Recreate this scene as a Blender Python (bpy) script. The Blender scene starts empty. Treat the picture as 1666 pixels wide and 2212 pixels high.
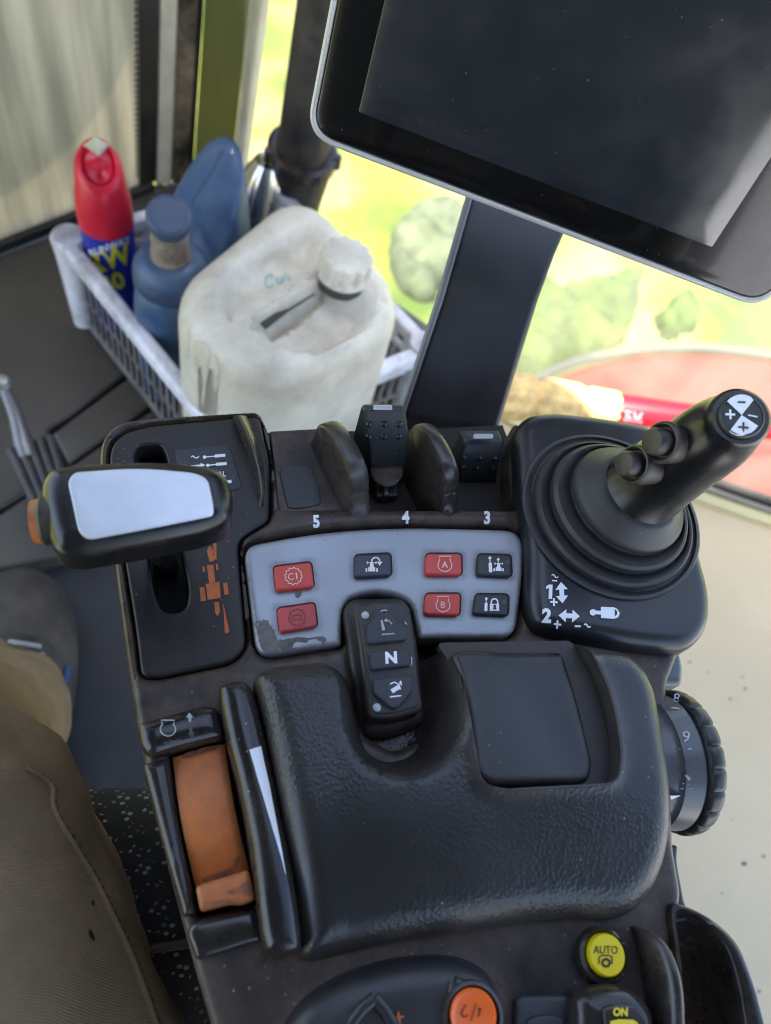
import bpy, bmesh, math, random
import numpy as np
from mathutils import Vector, Matrix
from mathutils.geometry import delaunay_2d_cdt
from mathutils.bvhtree import BVHTree
random.seed(7); rng = np.random.default_rng(7)
S = bpy.context.scene
COL = S.collection

# ---------------------------------------------------------------- camera
F = 1666.0                      # focal length in units of the 1666 x 2212 grid the photo was measured on
HC = 0.33                       # camera height above the console top (metres)
g = np.array([(450-833)/F, -(2050-1106)/F, -1.0]); g /= np.linalg.norm(g)
Zc = -g; up_ = np.array([0, 1, 0.]); Yc = up_-up_.dot(Zc)*Zc; Yc /= np.linalg.norm(Yc); Xc = np.cross(Yc, Zc)
R = np.array([Xc, Yc, Zc]); CAM = np.array([0, 0, HC])
cd = bpy.data.cameras.new('camera'); cam = bpy.data.objects.new('camera', cd); COL.objects.link(cam); S.camera = cam
cam.matrix_world = Matrix.Translation(Vector(CAM)) @ Matrix([list(r) for r in R]).to_4x4()
cd.sensor_fit = 'HORIZONTAL'; cd.sensor_width = 26; cd.lens = 26; cd.clip_start = 0.01; cd.clip_end = 500
cd.dof.use_dof = True; cd.dof.focus_distance = 0.37; cd.dof.aperture_fstop = 7.4
# ---------------------------------------------------------------- light
SUN_EL, SUN_AZ = math.radians(68), math.radians(235)     # azimuth clockwise from +Y
W = bpy.data.worlds.new('World'); S.world = W; W.use_nodes = True
wn = W.node_tree.nodes; wl = W.node_tree.links
bg = wn['Background']; sky = wn.new('ShaderNodeTexSky'); sky.sky_type = 'NISHITA'; sky.sun_disc = False
sky.sun_elevation = SUN_EL; sky.sun_rotation = SUN_AZ; sky.air_density = 1.0; sky.dust_density = 2.0; sky.ozone_density = 1.0
wl.new(sky.outputs[0], bg.inputs[0]); bg.inputs[1].default_value = 0.15
sd = bpy.data.lights.new('sun', 'SUN'); sd.energy = 5.0; sd.angle = math.radians(0.5); sd.color = (1, .95, .86)
sun = bpy.data.objects.new('sun', sd); COL.objects.link(sun)
tosun = Vector((math.sin(SUN_AZ)*math.cos(SUN_EL), math.cos(SUN_AZ)*math.cos(SUN_EL), math.sin(SUN_EL)))
sun.rotation_euler = tosun.to_track_quat('Z', 'Y').to_euler()
S.view_settings.view_transform = 'Standard'; S.view_settings.look = 'None'
S.view_settings.exposure = 2.2; S.view_settings.gamma = 1; S.view_settings.use_curve_mapping = False
S.render.engine = 'CYCLES'; S.cycles.pixel_filter_type = 'BLACKMAN_HARRIS'; S.cycles.filter_width = 1.1; S.cycles.max_bounces = 8; S.cycles.transparent_max_bounces = 12

# ---------------------------------------------------------------- projection helpers
def ray(px, py): return R @ np.array([(px-833)/F, -(py-1106)/F, -1.0])
def U(px, py, z):
    d = ray(px, py); return CAM + d*(z-HC)/d[2]
def V(px, py, z): return Vector(U(px, py, z))
def project(p):
    c = R.T @ (np.array(p)-CAM); return 833+F*c[0]/-c[2], 1106-F*c[1]/-c[2]
def pxm(p):                      # metres per pixel at a point
    c = R.T @ (np.array(p)-CAM); return -c[2]/F

# ---------------------------------------------------------------- materials
def mat(name, col, rough=.45, metal=0.0, coatr=.03, bump=0.0, bscale=600, bkind='noise', dust=None, dustamt=0.0, dustscale=25,
        specks=0.0, var=0.0, varscale=12, coat=0.0, trans=0.0, edge=None, spec=.5, roughvar=0.0, speckcol=(.24,.22,.20)):
    m = bpy.data.materials.new(name); m.use_nodes = True
    nt = m.node_tree; N = nt.nodes; L = nt.links; b = N['Principled BSDF']
    tc = N.new('ShaderNodeTexCoord'); co = tc.outputs['Object']
    def noise(sc, det=4, ro=.6):
        n = N.new('ShaderNodeTexNoise'); n.inputs['Scale'].default_value = sc; n.inputs['Detail'].default_value = det
        n.inputs['Roughness'].default_value = ro; L.new(co, n.inputs['Vector']); return n.outputs['Fac']
    def ramp(inp, lo, hi, a=0., c=1.):
        r = N.new('ShaderNodeMapRange'); r.inputs['From Min'].default_value = lo; r.inputs['From Max'].default_value = hi
        r.inputs['To Min'].default_value = a; r.inputs['To Max'].default_value = c; L.new(inp, r.inputs['Value']); return r.outputs[0]
    def mixc(f, a, c):
        x = N.new('ShaderNodeMix'); x.data_type = 'RGBA'
        if hasattr(f, 'node'): L.new(f, x.inputs[0])
        else: x.inputs[0].default_value = f
        for s, v in ((6, a), (7, c)):
            if hasattr(v, 'node'): L.new(v, x.inputs[s])
            else: x.inputs[s].default_value = (*v, 1)
        return x.outputs[2]
    c = col
    if var: c = mixc(ramp(noise(varscale, 5), .35, .65), tuple(v*(1-var) for v in col), tuple(min(1, v*(1+var)) for v in col))
    rough_out = None
    if dust is not None:
        f = ramp(noise(dustscale, 8, .7), .42, .72, 0, dustamt)
        c = mixc(f, c, dust); rough_out = ramp(f, 0, 1, rough, .8)
        if edge:
            at = N.new('ShaderNodeAttribute'); at.attribute_name = 'edge'
            e = ramp(at.outputs['Fac'], 0, edge[0], edge[1], 0)
            mm = N.new('ShaderNodeMath'); mm.operation = 'MULTIPLY'; L.new(e, mm.inputs[0]); L.new(ramp(noise(90, 6, .75), .3, .62), mm.inputs[1])
            c = mixc(mm.outputs[0], c, dust)
    if specks:
        v = N.new('ShaderNodeTexVoronoi'); v.inputs['Scale'].default_value = 330; L.new(co, v.inputs['Vector'])
        v.inputs['Randomness'].default_value = 1
        sp = ramp(v.outputs['Distance'], .08, .17, 1, 0)
        rr = N.new('ShaderNodeSeparateColor'); L.new(v.outputs['Color'], rr.inputs[0])
        s2_ = ramp(rr.outputs[0], 1-specks, 1-specks+.01); mk = N.new('ShaderNodeMath'); mk.operation = 'MULTIPLY'; L.new(s2_, mk.inputs[0]); L.new(ramp(noise(19, 3), .44, .62, .05, 1), mk.inputs[1]); s2 = mk.outputs[0]
        mm = N.new('ShaderNodeMath'); mm.operation = 'MULTIPLY'; L.new(sp, mm.inputs[0]); L.new(s2, mm.inputs[1])
        c = mixc(mm.outputs[0], c, speckcol)
    if hasattr(c, 'node'): L.new(c, b.inputs['Base Color'])
    else: b.inputs['Base Color'].default_value = (*c, 1)
    if rough_out is not None: L.new(rough_out, b.inputs['Roughness'])
    elif roughvar: L.new(ramp(noise(40, 6), .3, .7, rough-roughvar, rough+roughvar), b.inputs['Roughness'])
    else: b.inputs['Roughness'].default_value = rough
    b.inputs['Metallic'].default_value = metal; b.inputs['Coat Weight'].default_value = coat; b.inputs['Coat Roughness'].default_value = coatr
    b.inputs['Transmission Weight'].default_value = trans; b.inputs['Specular IOR Level'].default_value = spec
    if bump:
        bp = N.new('ShaderNodeBump'); bp.inputs['Strength'].default_value = bump; bp.inputs['Distance'].default_value = .0006 if bkind != 'leather' else .0004
        if bkind == 'noise': h = noise(bscale, 3)
        elif bkind == 'leather':
            v = N.new('ShaderNodeTexVoronoi'); v.feature = 'SMOOTH_F1'; v.inputs['Scale'].default_value = bscale; v.inputs['Smoothness'].default_value = .35; L.new(co, v.inputs['Vector'])
            h0 = ramp(v.outputs['Distance'], .15, .62, 1, 0)
            h1 = N.new('ShaderNodeMath'); h1.operation = 'MULTIPLY'; L.new(h0, h1.inputs[0]); L.new(ramp(noise(11, 2), .44, .60, .12, 1), h1.inputs[1])
            h2 = N.new('ShaderNodeMath'); h2.operation = 'ADD'; L.new(h1.outputs[0], h2.inputs[0])
            sc = ramp(noise(1500, 2), 0, 1, 0, .22); L.new(sc, h2.inputs[1]); h = h2.outputs[0]
        elif bkind == 'twill':
            w = N.new('ShaderNodeTexWave'); w.inputs['Scale'].default_value = bscale; w.bands_direction = 'DIAGONAL'
            w.inputs['Distortion'].default_value = .25; w.inputs['Detail'].default_value = 1
            fa = N.new('ShaderNodeAttribute'); fa.attribute_name = 'fab'; L.new(fa.outputs['Vector'], w.inputs['Vector']); h = w.outputs['Fac']
        L.new(h, bp.inputs['Height']); L.new(bp.outputs[0], b.inputs['Normal'])
    return m
DUST = (.12, .082, .058)
M = {}
M['deck'] = mat('deck_plastic', (.010, .0092, .0095), .33, spec=.32, bump=.12, bscale=900, dust=(.095, .067, .050), dustamt=.55, dustscale=16, specks=.30, edge=(.013, 1.0))
M['gate'] = mat('gate_plastic', (.012, .011, .011), .36, spec=.34, bump=.1, bscale=900, dust=(.07, .055, .043), dustamt=.45, dustscale=12, specks=.35)
M['gloss'] = mat('glossy_black_plastic', (.009, .009, .0105), .17, dust=(.06, .045, .035), dustamt=.28, dustscale=30, specks=.2, edge=(.005, .8))
M['fin'] = mat('fin_plastic', (.026, .022, .020), .22, dust=(.12, .088, .066), dustamt=.6, dustscale=22, specks=.1)
M['base'] = mat('joystick_base_plastic', (.014, .0145, .017), .30, bump=.05, dust=(.045, .038, .034), dustamt=.3, dustscale=16, specks=.06)
M['boot'] = mat('boot_rubber', (.032, .031, .032), .50, bump=.35, bscale=1400, dust=(.07, .06, .052), dustamt=.4, dustscale=20, specks=.05)
M['grip'] = mat('grip_rubber', (.008, .008, .009), .27, bump=.1, bscale=1500, roughvar=.08)
M['cap'] = mat('button_cap_rubber', (.020, .017, .016), .42, bump=.2, dust=DUST, dustamt=.6, dustscale=120)
M['silver'] = mat('silver_panel_paint', (.29, .315, .35), .38, metal=.35, bump=.05, bscale=1800, dust=(.13, .12, .11), dustamt=.22, dustscale=18, specks=.22, speckcol=(.12, .11, .10), edge=(.0035, .95))
M['plate'] = mat('brushed_plate', (.62, .65, .70), .36, metal=.45, bump=.08, bscale=1500, var=.07, varscale=22, specks=.08, speckcol=(.35, .34, .33), dust=(.45, .44, .43), dustamt=.35, dustscale=14)
M['red'] = mat('red_button', (.56, .055, .04), .42, bump=.1, dust=(.33, .06, .05), dustamt=.4, dustscale=60, specks=.05)
M['red2'] = mat('faded_red_button', (.47, .055, .055), .5, bump=.1, dust=(.30, .07, .07), dustamt=.5, dustscale=60, specks=.1)
M['bluebtn'] = mat('navy_button', (.022, .034, .058), .45, bump=.15, specks=.15, dust=(.07, .06, .05), dustamt=.3)
M['blackbtn'] = mat('black_button', (.020, .024, .030), .48, bump=.2, specks=.15, dust=(.07, .06, .05), dustamt=.35)
M['keypad'] = mat('dusty_keypad', (.028, .030, .034), .6, bump=.3, bscale=1500, specks=.5, dust=(.10, .072, .055), dustamt=.8, dustscale=70)
M['key'] = mat('speckled_key', (.030, .034, .042), .55, bump=.5, bscale=1600, specks=.7, speckcol=(.22, .23, .25), dust=(.08, .065, .055), dustamt=.3)
M['skirt'] = mat('module_shell', (.014, .014, .015), .40, dust=(.06, .045, .035), dustamt=.6, dustscale=40, edge=(.003, .6))
M['pad'] = mat('armrest_leather', (.013, .0135, .0155), .33, bump=.38, bscale=560, bkind='leather', dust=(.05, .040, .034), dustamt=.32, dustscale=8, specks=.10, edge=(.009, 1.0))
M['lid'] = mat('lid_leather', (.009, .0105, .013), .33, bump=.30, bscale=1300, dust=(.045, .036, .03), dustamt=.35, dustscale=10, specks=.12, edge=(.006, 1.0))
M['well'] = mat('dusty_well', (.020, .018, .018), .5, bump=.2, dust=(.085, .06, .045), dustamt=.7, dustscale=30)
M['void'] = mat('deep_black', (.004, .004, .004), .7)
M['tray'] = mat('dark_tray', (.012, .012, .013), .45, dust=DUST, dustamt=.3)
M['orange'] = mat('orange_plastic', (.60, .165, .035), .42, bump=.15, var=.12, varscale=35, dust=(.16, .07, .03), dustamt=.55, dustscale=30, specks=.06, edge=(.004, .7))
M['orangemark'] = mat('orange_mark', (.50, .12, .02), .5, dust=(.12, .05, .02), dustamt=.5, dustscale=150)
M['white'] = mat('white_print', (.78, .80, .82), .5)
M['greyprint'] = mat('grey_print', (.42, .44, .46), .5, dust=(.2, .2, .2), dustamt=.5, dustscale=200)
M['cream'] = mat('cream_print', (.80, .58, .42), .5)
M['redfaint'] = mat('faint_print', (.16, .045, .045), .6)
M['paleprint'] = mat('pale_pink_print', (.75, .45, .40), .5)
M['led'] = mat('indicator_lens', (.42, .43, .45), .3)
M['leddark'] = mat('dark_indicator', (.05, .055, .065), .4)
M['yellow'] = mat('yellow_button', (.72, .55, .01), .35, specks=.05)
M['btnorange'] = mat('orange_button', (.80, .13, .02), .35)
M['dark'] = mat('black_print', (.02, .015, .01), .5)
M['yprint'] = mat('yellow_print', (.75, .55, .02), .5)
M['bare'] = mat('bare_worn_patch', (.15, .135, .125), .6, bump=.7, bscale=900, dust=(.05, .04, .035), dustamt=.8, dustscale=130)
M['knob'] = mat('knob_plastic', (.085, .092, .105), .25, dust=(.07, .06, .05), dustamt=.2)
M['knobrubber'] = mat('knob_rubber', (.017, .017, .018), .36, dust=(.07, .06, .05), dustamt=.3)

# ---------------------------------------------------------------- object helpers
class Node: pass
def tag(o, label=None, cat=None, group=None, kind=None):
    if label: o['label'] = label
    if cat: o['category'] = cat
    if group: o['group'] = group
    if kind: o['kind'] = kind
    return o
def thing(name, loc, label, cat, group=None):
    o = bpy.data.objects.new(name, None); COL.objects.link(o); o.location = Vector(loc); o.empty_display_size = .02
    return tag(o, label, cat, group)
def par(o, parent):
    if parent is None: return
    o.parent = parent
    if parent.type == 'EMPTY': o.matrix_parent_inverse = Matrix.Translation(-parent.location)
def link(name, me, m=None, parent=None, smooth=True, bevel=0, segs=2, subsurf=0):
    if isinstance(me, bmesh.types.BMesh):
        b = me; me = bpy.data.meshes.new(name); b.to_mesh(me); b.free()
    o = bpy.data.objects.new(name, me); COL.objects.link(o)
    if m is not None: me.materials.append(M[m] if isinstance(m, str) else m)
    if smooth:
        me.polygons.foreach_set('use_smooth', [True]*len(me.polygons))
        if not subsurf: me.set_sharp_from_angle(angle=math.radians(38))
    if bevel:
        mo = o.modifiers.new('bevel', 'BEVEL'); mo.width = bevel; mo.segments = segs; mo.limit_method = 'ANGLE'; mo.angle_limit = math.radians(35)
        wn_ = o.modifiers.new('wn', 'WEIGHTED_NORMAL')
    if subsurf:
        mo = o.modifiers.new('sub', 'SUBSURF'); mo.levels = subsurf; mo.render_levels = subsurf
    par(o, parent); return o

def rp(pts, r=10, n=6):
    """closed polygon (x,y[,r]) with rounded corners"""
    out = []; k = len(pts)
    for i in range(k):
        p = np.array(pts[i][:2], float); a = np.array(pts[i-1][:2], float); b = np.array(pts[(i+1) % k][:2], float)
        rr = pts[i][2] if len(pts[i]) > 2 else r
        la = np.linalg.norm(a-p); lb = np.linalg.norm(b-p); t = min(rr, la*.48, lb*.48)
        if t < (.3 if la > 2 else 1e-5): out.append(p); continue
        p0 = p+(a-p)/la*t; p1 = p+(b-p)/lb*t
        for j in range(n+1):
            s = j/n; out.append((1-s)**2*p0+2*s*(1-s)*p+s*s*p1)
    return [tuple(q) for q in out]
def spl(pts, n=6, closed=True):
    P_ = [np.array(p, float) for p in pts]; out = []; k = len(P_)
    for i in range(k if closed else k-1):
        if closed: a, b, c, d = P_[i-1], P_[i], P_[(i+1) % k], P_[(i+2) % k]
        else: a, b, c, d = P_[max(i-1, 0)], P_[i], P_[i+1], P_[min(i+2, k-1)]
        for j in range(n):
            t = j/n; out.append(.5*((2*b)+(-a+c)*t+(2*a-5*b+4*c-d)*t*t+(-a+3*b-3*c+d)*t**3))
    if not closed: out.append(P_[-1])
    return [tuple(q) for q in out]
def grow(pts, d):
    """offset a closed px polygon outwards by d"""
    P_ = np.array(pts, float); A = 0; k = len(P_)
    for i in range(k): A += P_[i-1][0]*P_[i][1]-P_[i][0]*P_[i-1][1]
    s = 1 if A > 0 else -1; out = []
    for i in range(k):
        t = P_[(i+1) % k]-P_[i-1]; t = t/(np.linalg.norm(t)+1e-9); nrm = np.array([t[1], -t[0]])*s
        out.append(tuple(P_[i]+nrm*d))
    return out
def resample(P_, s):
    out = []
    for i in range(len(P_)):
        a = P_[i]; b = P_[(i+1) % len(P_)]; n = max(1, int(np.ceil(np.linalg.norm(b-a)/s)))
        for j in range(n): out.append(a+(b-a)*j/n)
    return np.array(out)
def dseg(Q, P_):
    """distance from points Q to closed polyline P_"""
    A = P_; B = np.roll(P_, -1, 0); D = B-A; L2 = (D**2).sum(1)+1e-14; best = np.full(len(Q), 1e9)
    for i0 in range(0, len(Q), 4000):
        q = Q[i0:i0+4000, None, :]; t = np.clip(((q-A)*D).sum(2)/L2, 0, 1); c = A+t[..., None]*D
        best[i0:i0+4000] = np.sqrt(((q-c)**2).sum(2)).min(1)
    return best
def inside(Q, P_):
    x, y = Q[:, 0], Q[:, 1]; r = np.zeros(len(Q), bool); k = len(P_)
    for i in range(k):
        x0, y0 = P_[i-1]; x1, y1 = P_[i]
        c = ((y0 > y) != (y1 > y)); r ^= c & (x < (x1-x0)*(y-y0)/(y1-y0+1e-15)+x0)
    return r
def prof(d, r):
    d = np.clip(d, 0, r); return np.sqrt(np.maximum(r*r-(r-d)**2, 0))-r
def plate(name, outer, z, r, depth, m, parent=None, holes=(), zf=None, grid=None, zo=None, close=False, extra=None, seg=.0025, world=False, rings=4, hole_r=None):
    """solid slab: pixel outline set at height zo, top face at z with rounded rim of radius r, walls down by depth.
    extra = [(polyline_xy, radius)] rounds further rims inside; zf(x,y,d)->dz shapes the top."""
    zo = z-r*.5 if zo is None else zo
    cv = (lambda pts: np.array([p[:2] for p in pts], float)) if world else (lambda pts: np.array([U(p[0], p[1], zo)[:2] for p in pts]))
    loops = [resample(cv(outer), seg)]+[resample(cv(h_), seg) for h_ in holes]
    ext = loops[0].max(0)-loops[0].min(0)
    grid = grid or max(max(ext)/26, .003)
    def sd(Q): return np.min([dseg(Q, l) for l in loops], axis=0)
    def ok(Q):
        s = inside(Q, loops[0])
        for l in loops[1:]: s &= ~inside(Q, l)
        return s
    pts = []
    if r > 0:
        for li, l in enumerate(loops):
            rq = r if (li == 0 or hole_r is None) else hole_r
            t = np.roll(l, -1, 0)-np.roll(l, 1, 0); t /= np.linalg.norm(t, axis=1)[:, None]+1e-12; nr = np.stack([-t[:, 1], t[:, 0]], 1)
            for k in range(1, rings+1):
                o = rq*(1-math.cos(math.pi/2*k/rings))
                for s in (1, -1):
                    q = l+nr*o*s; q = q[ok(q)]
                    if len(q): q = q[sd(q) > .93*o]
                    if len(q): pts.append(q)
    gx = np.arange(loops[0][:, 0].min(), loops[0][:, 0].max(), grid); gy = np.arange(loops[0][:, 1].min(), loops[0][:, 1].max(), grid)
    G = np.stack(np.meshgrid(gx, gy), -1).reshape(-1, 2)+rng.uniform(-.08, .08, (len(gx)*len(gy), 2))*grid
    G = G[ok(G)]
    if len(G): G = G[sd(G) > (r if hole_r is None else hole_r)+grid*.35]
    if len(G): pts.append(G)
    verts = []; edges = []
    for l in loops:
        b = len(verts); verts += list(l); edges += [(b+i, b+(i+1) % len(l)) for i in range(len(l))]
    if pts: verts += list(np.concatenate(pts))
    vo, eo, fo, *_ = delaunay_2d_cdt([Vector(v) for v in verts], edges, [], 0, 1e-7)
    Vn = np.array([[v[0], v[1]] for v in vo]); C3 = np.array([Vn[list(f)].mean(0) for f in fo])
    keep = ok(C3); d = sd(Vn); zz = z+prof(d, r) if r > 0 else np.full(len(Vn), z)
    if hole_r is not None: zz = z+np.minimum(prof(dseg(Vn, loops[0]), r), prof(np.min([dseg(Vn, l) for l in loops[1:]], axis=0), hole_r))
    if extra:
        for pl, rr in extra: zz = np.minimum(zz, z+prof(dseg(Vn, cv(pl)), rr))
    if zf: zz = zz+zf(Vn[:, 0], Vn[:, 1], d)
    bm = bmesh.new(); lay = bm.verts.layers.float.new('edge')
    bv = [bm.verts.new((Vn[i][0], Vn[i][1], zz[i])) for i in range(len(Vn))]
    for i, v in enumerate(bv): v[lay] = d[i]
    for f, k in zip(fo, keep):
        if k:
            try: bm.faces.new([bv[j] for j in f])
            except ValueError: pass
    bmesh.ops.delete(bm, geom=[v for v in bm.verts if not v.link_faces], context='VERTS')
    bmesh.ops.recalc_face_normals(bm, faces=bm.faces)
    if sum(f.normal.z for f in bm.faces) < 0: bmesh.ops.reverse_faces(bm, faces=bm.faces)
    be = [e for e in bm.edges if len(e.link_faces) == 1]
    ret = bmesh.ops.extrude_edge_only(bm, edges=be); nv = [e for e in ret['geom'] if isinstance(e, bmesh.types.BMVert)]
    for v in nv: v.co.z = (z-depth) if zf is None else v.co.z-(depth-r)
    if close:
        be = [e for e in bm.edges if len(e.link_faces) == 1]; bmesh.ops.holes_fill(bm, edges=be, sides=0)
    bmesh.ops.recalc_face_normals(bm, faces=bm.faces)
    return link(name, bm, m, parent)
def poly3(name, faces, m, parent=None, **k):
    bm = bmesh.new()
    for f in faces: bm.faces.new([bm.verts.new(Vector(p)) for p in f])
    bmesh.ops.remove_doubles(bm, verts=bm.verts, dist=1e-6); bmesh.ops.recalc_face_normals(bm, faces=bm.faces)
    return link(name, bm, m, parent, **k)
def prism_z(name, pts, z0, z1, m, parent=None, **k):
    """vertical prism from world xy points"""
    bm = bmesh.new(); a = [bm.verts.new((p[0], p[1], z0)) for p in pts]; b = [bm.verts.new((p[0], p[1], z1)) for p in pts]; n = len(pts)
    bm.faces.new(a); bm.faces.new(b)
    for i in range(n): bm.faces.new([a[i], a[(i+1) % n], b[(i+1) % n], b[i]])
    bmesh.ops.recalc_face_normals(bm, faces=bm.faces); return link(name, bm, m, parent, **k)
def sweep(name, L_, R_, m, parent=None, **k):
    """closed block between two matching closed loops of 3-D points"""
    bm = bmesh.new(); a = [bm.verts.new(Vector(p)) for p in L_]; b = [bm.verts.new(Vector(p)) for p in R_]; n = len(a)
    bm.faces.new(a); bm.faces.new(b)
    for i in range(n): bm.faces.new([a[i], a[(i+1) % n], b[(i+1) % n], b[i]])
    bmesh.ops.recalc_face_normals(bm, faces=bm.faces); return link(name, bm, m, parent, **k)
def loft(name, loops, m, parent=None, cap0=True, cap1=True, closed=True, **k):
    bm = bmesh.new(); rows = [[bm.verts.new(Vector(p)) for p in l] for l in loops]; n = len(rows[0])
    for a, b in zip(rows, rows[1:]):
        for i in range(n if closed else n-1): bm.faces.new([a[i], a[(i+1) % n], b[(i+1) % n], b[i]])
    if closed and cap0: bm.faces.new(rows[0])
    if closed and cap1: bm.faces.new(rows[-1])
    bmesh.ops.recalc_face_normals(bm, faces=bm.faces); return link(name, bm, m, parent, **k)
def frame(ax):
    ax = Vector(ax).normalized(); t = Vector((0, 0, 1)) if abs(ax.z) < .9 else Vector((1, 0, 0))
    a = ax.cross(t).normalized(); b = ax.cross(a).normalized(); return ax, a, b
def ringpts(c, ax, r, n=48, rb=None, phase=0):
    ax, a, b = frame(ax); rb = rb or r; c = Vector(c)
    return [c+a*r*math.cos(2*math.pi*i/n+phase)+b*rb*math.sin(2*math.pi*i/n+phase) for i in range(n)]
def lathe(name, c, ax, prof_, m, parent=None, n=48, cap0=True, cap1=True, **k):
    """prof_ = [(t along axis, radius)]"""
    axn = Vector(ax).normalized(); c = Vector(c)
    return loft(name, [ringpts(c+axn*t, axn, max(r, 1e-5), n) for t, r in prof_], m, parent, cap0, cap1, **k)
def tube(name, pts, rad, m, parent=None, n=20, **k):
    pts = [Vector(p) for p in pts]; rad = rad if hasattr(rad, '__len__') else [rad]*len(pts); loops = []
    a = None
    for i, p in enumerate(pts):
        d = (pts[min(i+1, len(pts)-1)]-pts[max(i-1, 0)]).normalized()
        if a is None: _, a, b = frame(d)
        a = (a-d*a.dot(d)).normalized(); b = d.cross(a)
        loops.append([p+a*rad[i]*math.cos(2*math.pi*j/n)+b*rad[i]*math.sin(2*math.pi*j/n) for j in range(n)])
    return loft(name, loops, m, parent, **k)

# ---------------------------------------------------------------- printed marks: laid on the real surface they belong to
BV = {}
def bvh(o):
    if o.name not in BV:
        dg = bpy.context.evaluated_depsgraph_get(); me = o.evaluated_get(dg).to_mesh() if o.modifiers else o.data
        BV[o.name] = BVHTree.FromPolygons([v.co.copy() for v in me.vertices], [tuple(p.vertices) for p in me.polygons])
    return BV[o.name]
def drop(px, py, trees, off, zdef=0.0):
    o = Vector(CAM); d = Vector(ray(px, py)).normalized(); best = None
    for t in trees:
        h_ = t.ray_cast(o, d)
        if h_[0] is not None and (best is None or h_[3] < best[3]): best = h_
    if best is None: return Vector(U(px, py, zdef))
    n = best[1]; n = -n if n.dot(d) > 0 else n
    return best[0]+n*off
def decal(name, polys, targets, m, parent, off=.00025, zdef=0.0, thick=True):
    """polys: list of (verts, faces) in px"""
    trees = [bvh(t) for t in targets]; bm = bmesh.new()
    for k, (vs, fs) in enumerate(polys):
        vv = [bm.verts.new(drop(x, y, trees, off+k*.00002, zdef)) for x, y in vs]
        for f in fs:
            try: bm.faces.new([vv[i] for i in f])
            except ValueError: pass
    bmesh.ops.recalc_face_normals(bm, faces=bm.faces)
    for f in bm.faces:
        if f.normal.dot(Vector(CAM)-f.calc_center_median()) < 0: f.normal_flip()
    if thick:
        be = [e for e in bm.edges if len(e.link_faces) == 1]
        if be:
            ret = bmesh.ops.extrude_edge_only(bm, edges=be)
            for v in ret['geom']:
                if isinstance(v, bmesh.types.BMVert): v.co -= (Vector(CAM)-v.co).normalized()*(off*1.2)
    return link(name, bm, m, parent, smooth=False)
def ngon(pts, step=None):
    if step:
        q = np.array([p[:2] for p in pts], float); lo, hi = q.min(0), q.max(0)
        G = np.stack(np.meshgrid(np.arange(lo[0], hi[0], step), np.arange(lo[1], hi[1], step)), -1).reshape(-1, 2); G = G[inside(G, q)]
        if len(G): G = G[dseg(G, q) > step*.3]
        vv = list(q)+list(G); n_ = len(q)
        vo, eo, fo, *_ = delaunay_2d_cdt([Vector(p) for p in vv], [(i, (i+1) % n_) for i in range(n_)], [], 0, 1e-6); Vn = np.array([tuple(v) for v in vo])
        C_ = np.array([Vn[list(f)].mean(0) for f in fo]); k_ = inside(C_, q); return [tuple(v) for v in vo], [f for f, t_ in zip(fo, k_) if t_]
    vo, eo, fo, *_ = delaunay_2d_cdt([Vector(p) for p in pts], [], [list(range(len(pts)))], 1, 1e-6)
    return [tuple(v) for v in vo], fo
def poly(*pts): return ngon(pts)
def qgrid(Lp, Rp, n):
    k = 6; L2 = []; R2 = []
    for a_, o_ in ((Lp, L2), (Rp, R2)):
        q = np.array(a_, float); t_ = np.linspace(0, len(q)-1, k*(len(q)-1)+1)
        for u_ in t_: j = min(int(u_), len(q)-2); o_.append(q[j]*(1-(u_-j))+q[j+1]*(u_-j))
    vs = []; fs = []
    for a_, b_2 in zip(L2, R2):
        for i in range(n+1): vs.append(tuple(a_+(b_2-a_)*i/n))
    for r_ in range(len(L2)-1):
        for i in range(n): p = r_*(n+1)+i; fs.append((p, p+1, p+n+2, p+n+1))
    return vs, fs
def line(pts, w, closed=False):
    P_ = [np.array(p, float) for p in pts]; n = len(P_); vs = []; fs = []
    for i in range(n):
        if closed: t = P_[(i+1) % n]-P_[i-1]
        else: t = P_[min(i+1, n-1)]-P_[max(i-1, 0)]
        t = t/(np.linalg.norm(t)+1e-9); nn = np.array([-t[1], t[0]]); ww = w[i] if hasattr(w, '__len__') else w
        vs += [tuple(P_[i]+nn*ww/2), tuple(P_[i]-nn*ww/2)]
    for i in range(n if closed else n-1):
        j = (i+1) % n; fs.append([2*i, 2*i+1, 2*j+1, 2*j])
    return vs, fs
def circ(cx, cy, rx, ry=None, n=20, a0=0, a1=360):
    ry = ry or rx; full = abs(a1-a0) >= 360
    return [(cx+rx*math.cos(math.radians(a0+(a1-a0)*i/(n if full else n-1))), cy+ry*math.sin(math.radians(a0+(a1-a0)*i/(n if full else n-1)))) for i in range(n)]
def worn0(pts):
    rg = random.Random(len(pts)*7+int(pts[0][0])); q = spl(pts, 4); return ngon([(x+rg.uniform(-1.3, 1.3), y+rg.uniform(-1.3, 1.3)) for x, y in q], 5)
def gearpts(cx, cy, r, teeth=12, dr=.12, rot=0):
    out = []
    for i in range(teeth*4):
        a = 2*math.pi*i/(teeth*4)+rot; rr = r*(1+dr) if (i % 4) in (0, 1) else r*(1-dr)
        out.append((cx+rr*math.cos(a), cy+rr*math.sin(a)))
    return out
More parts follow.
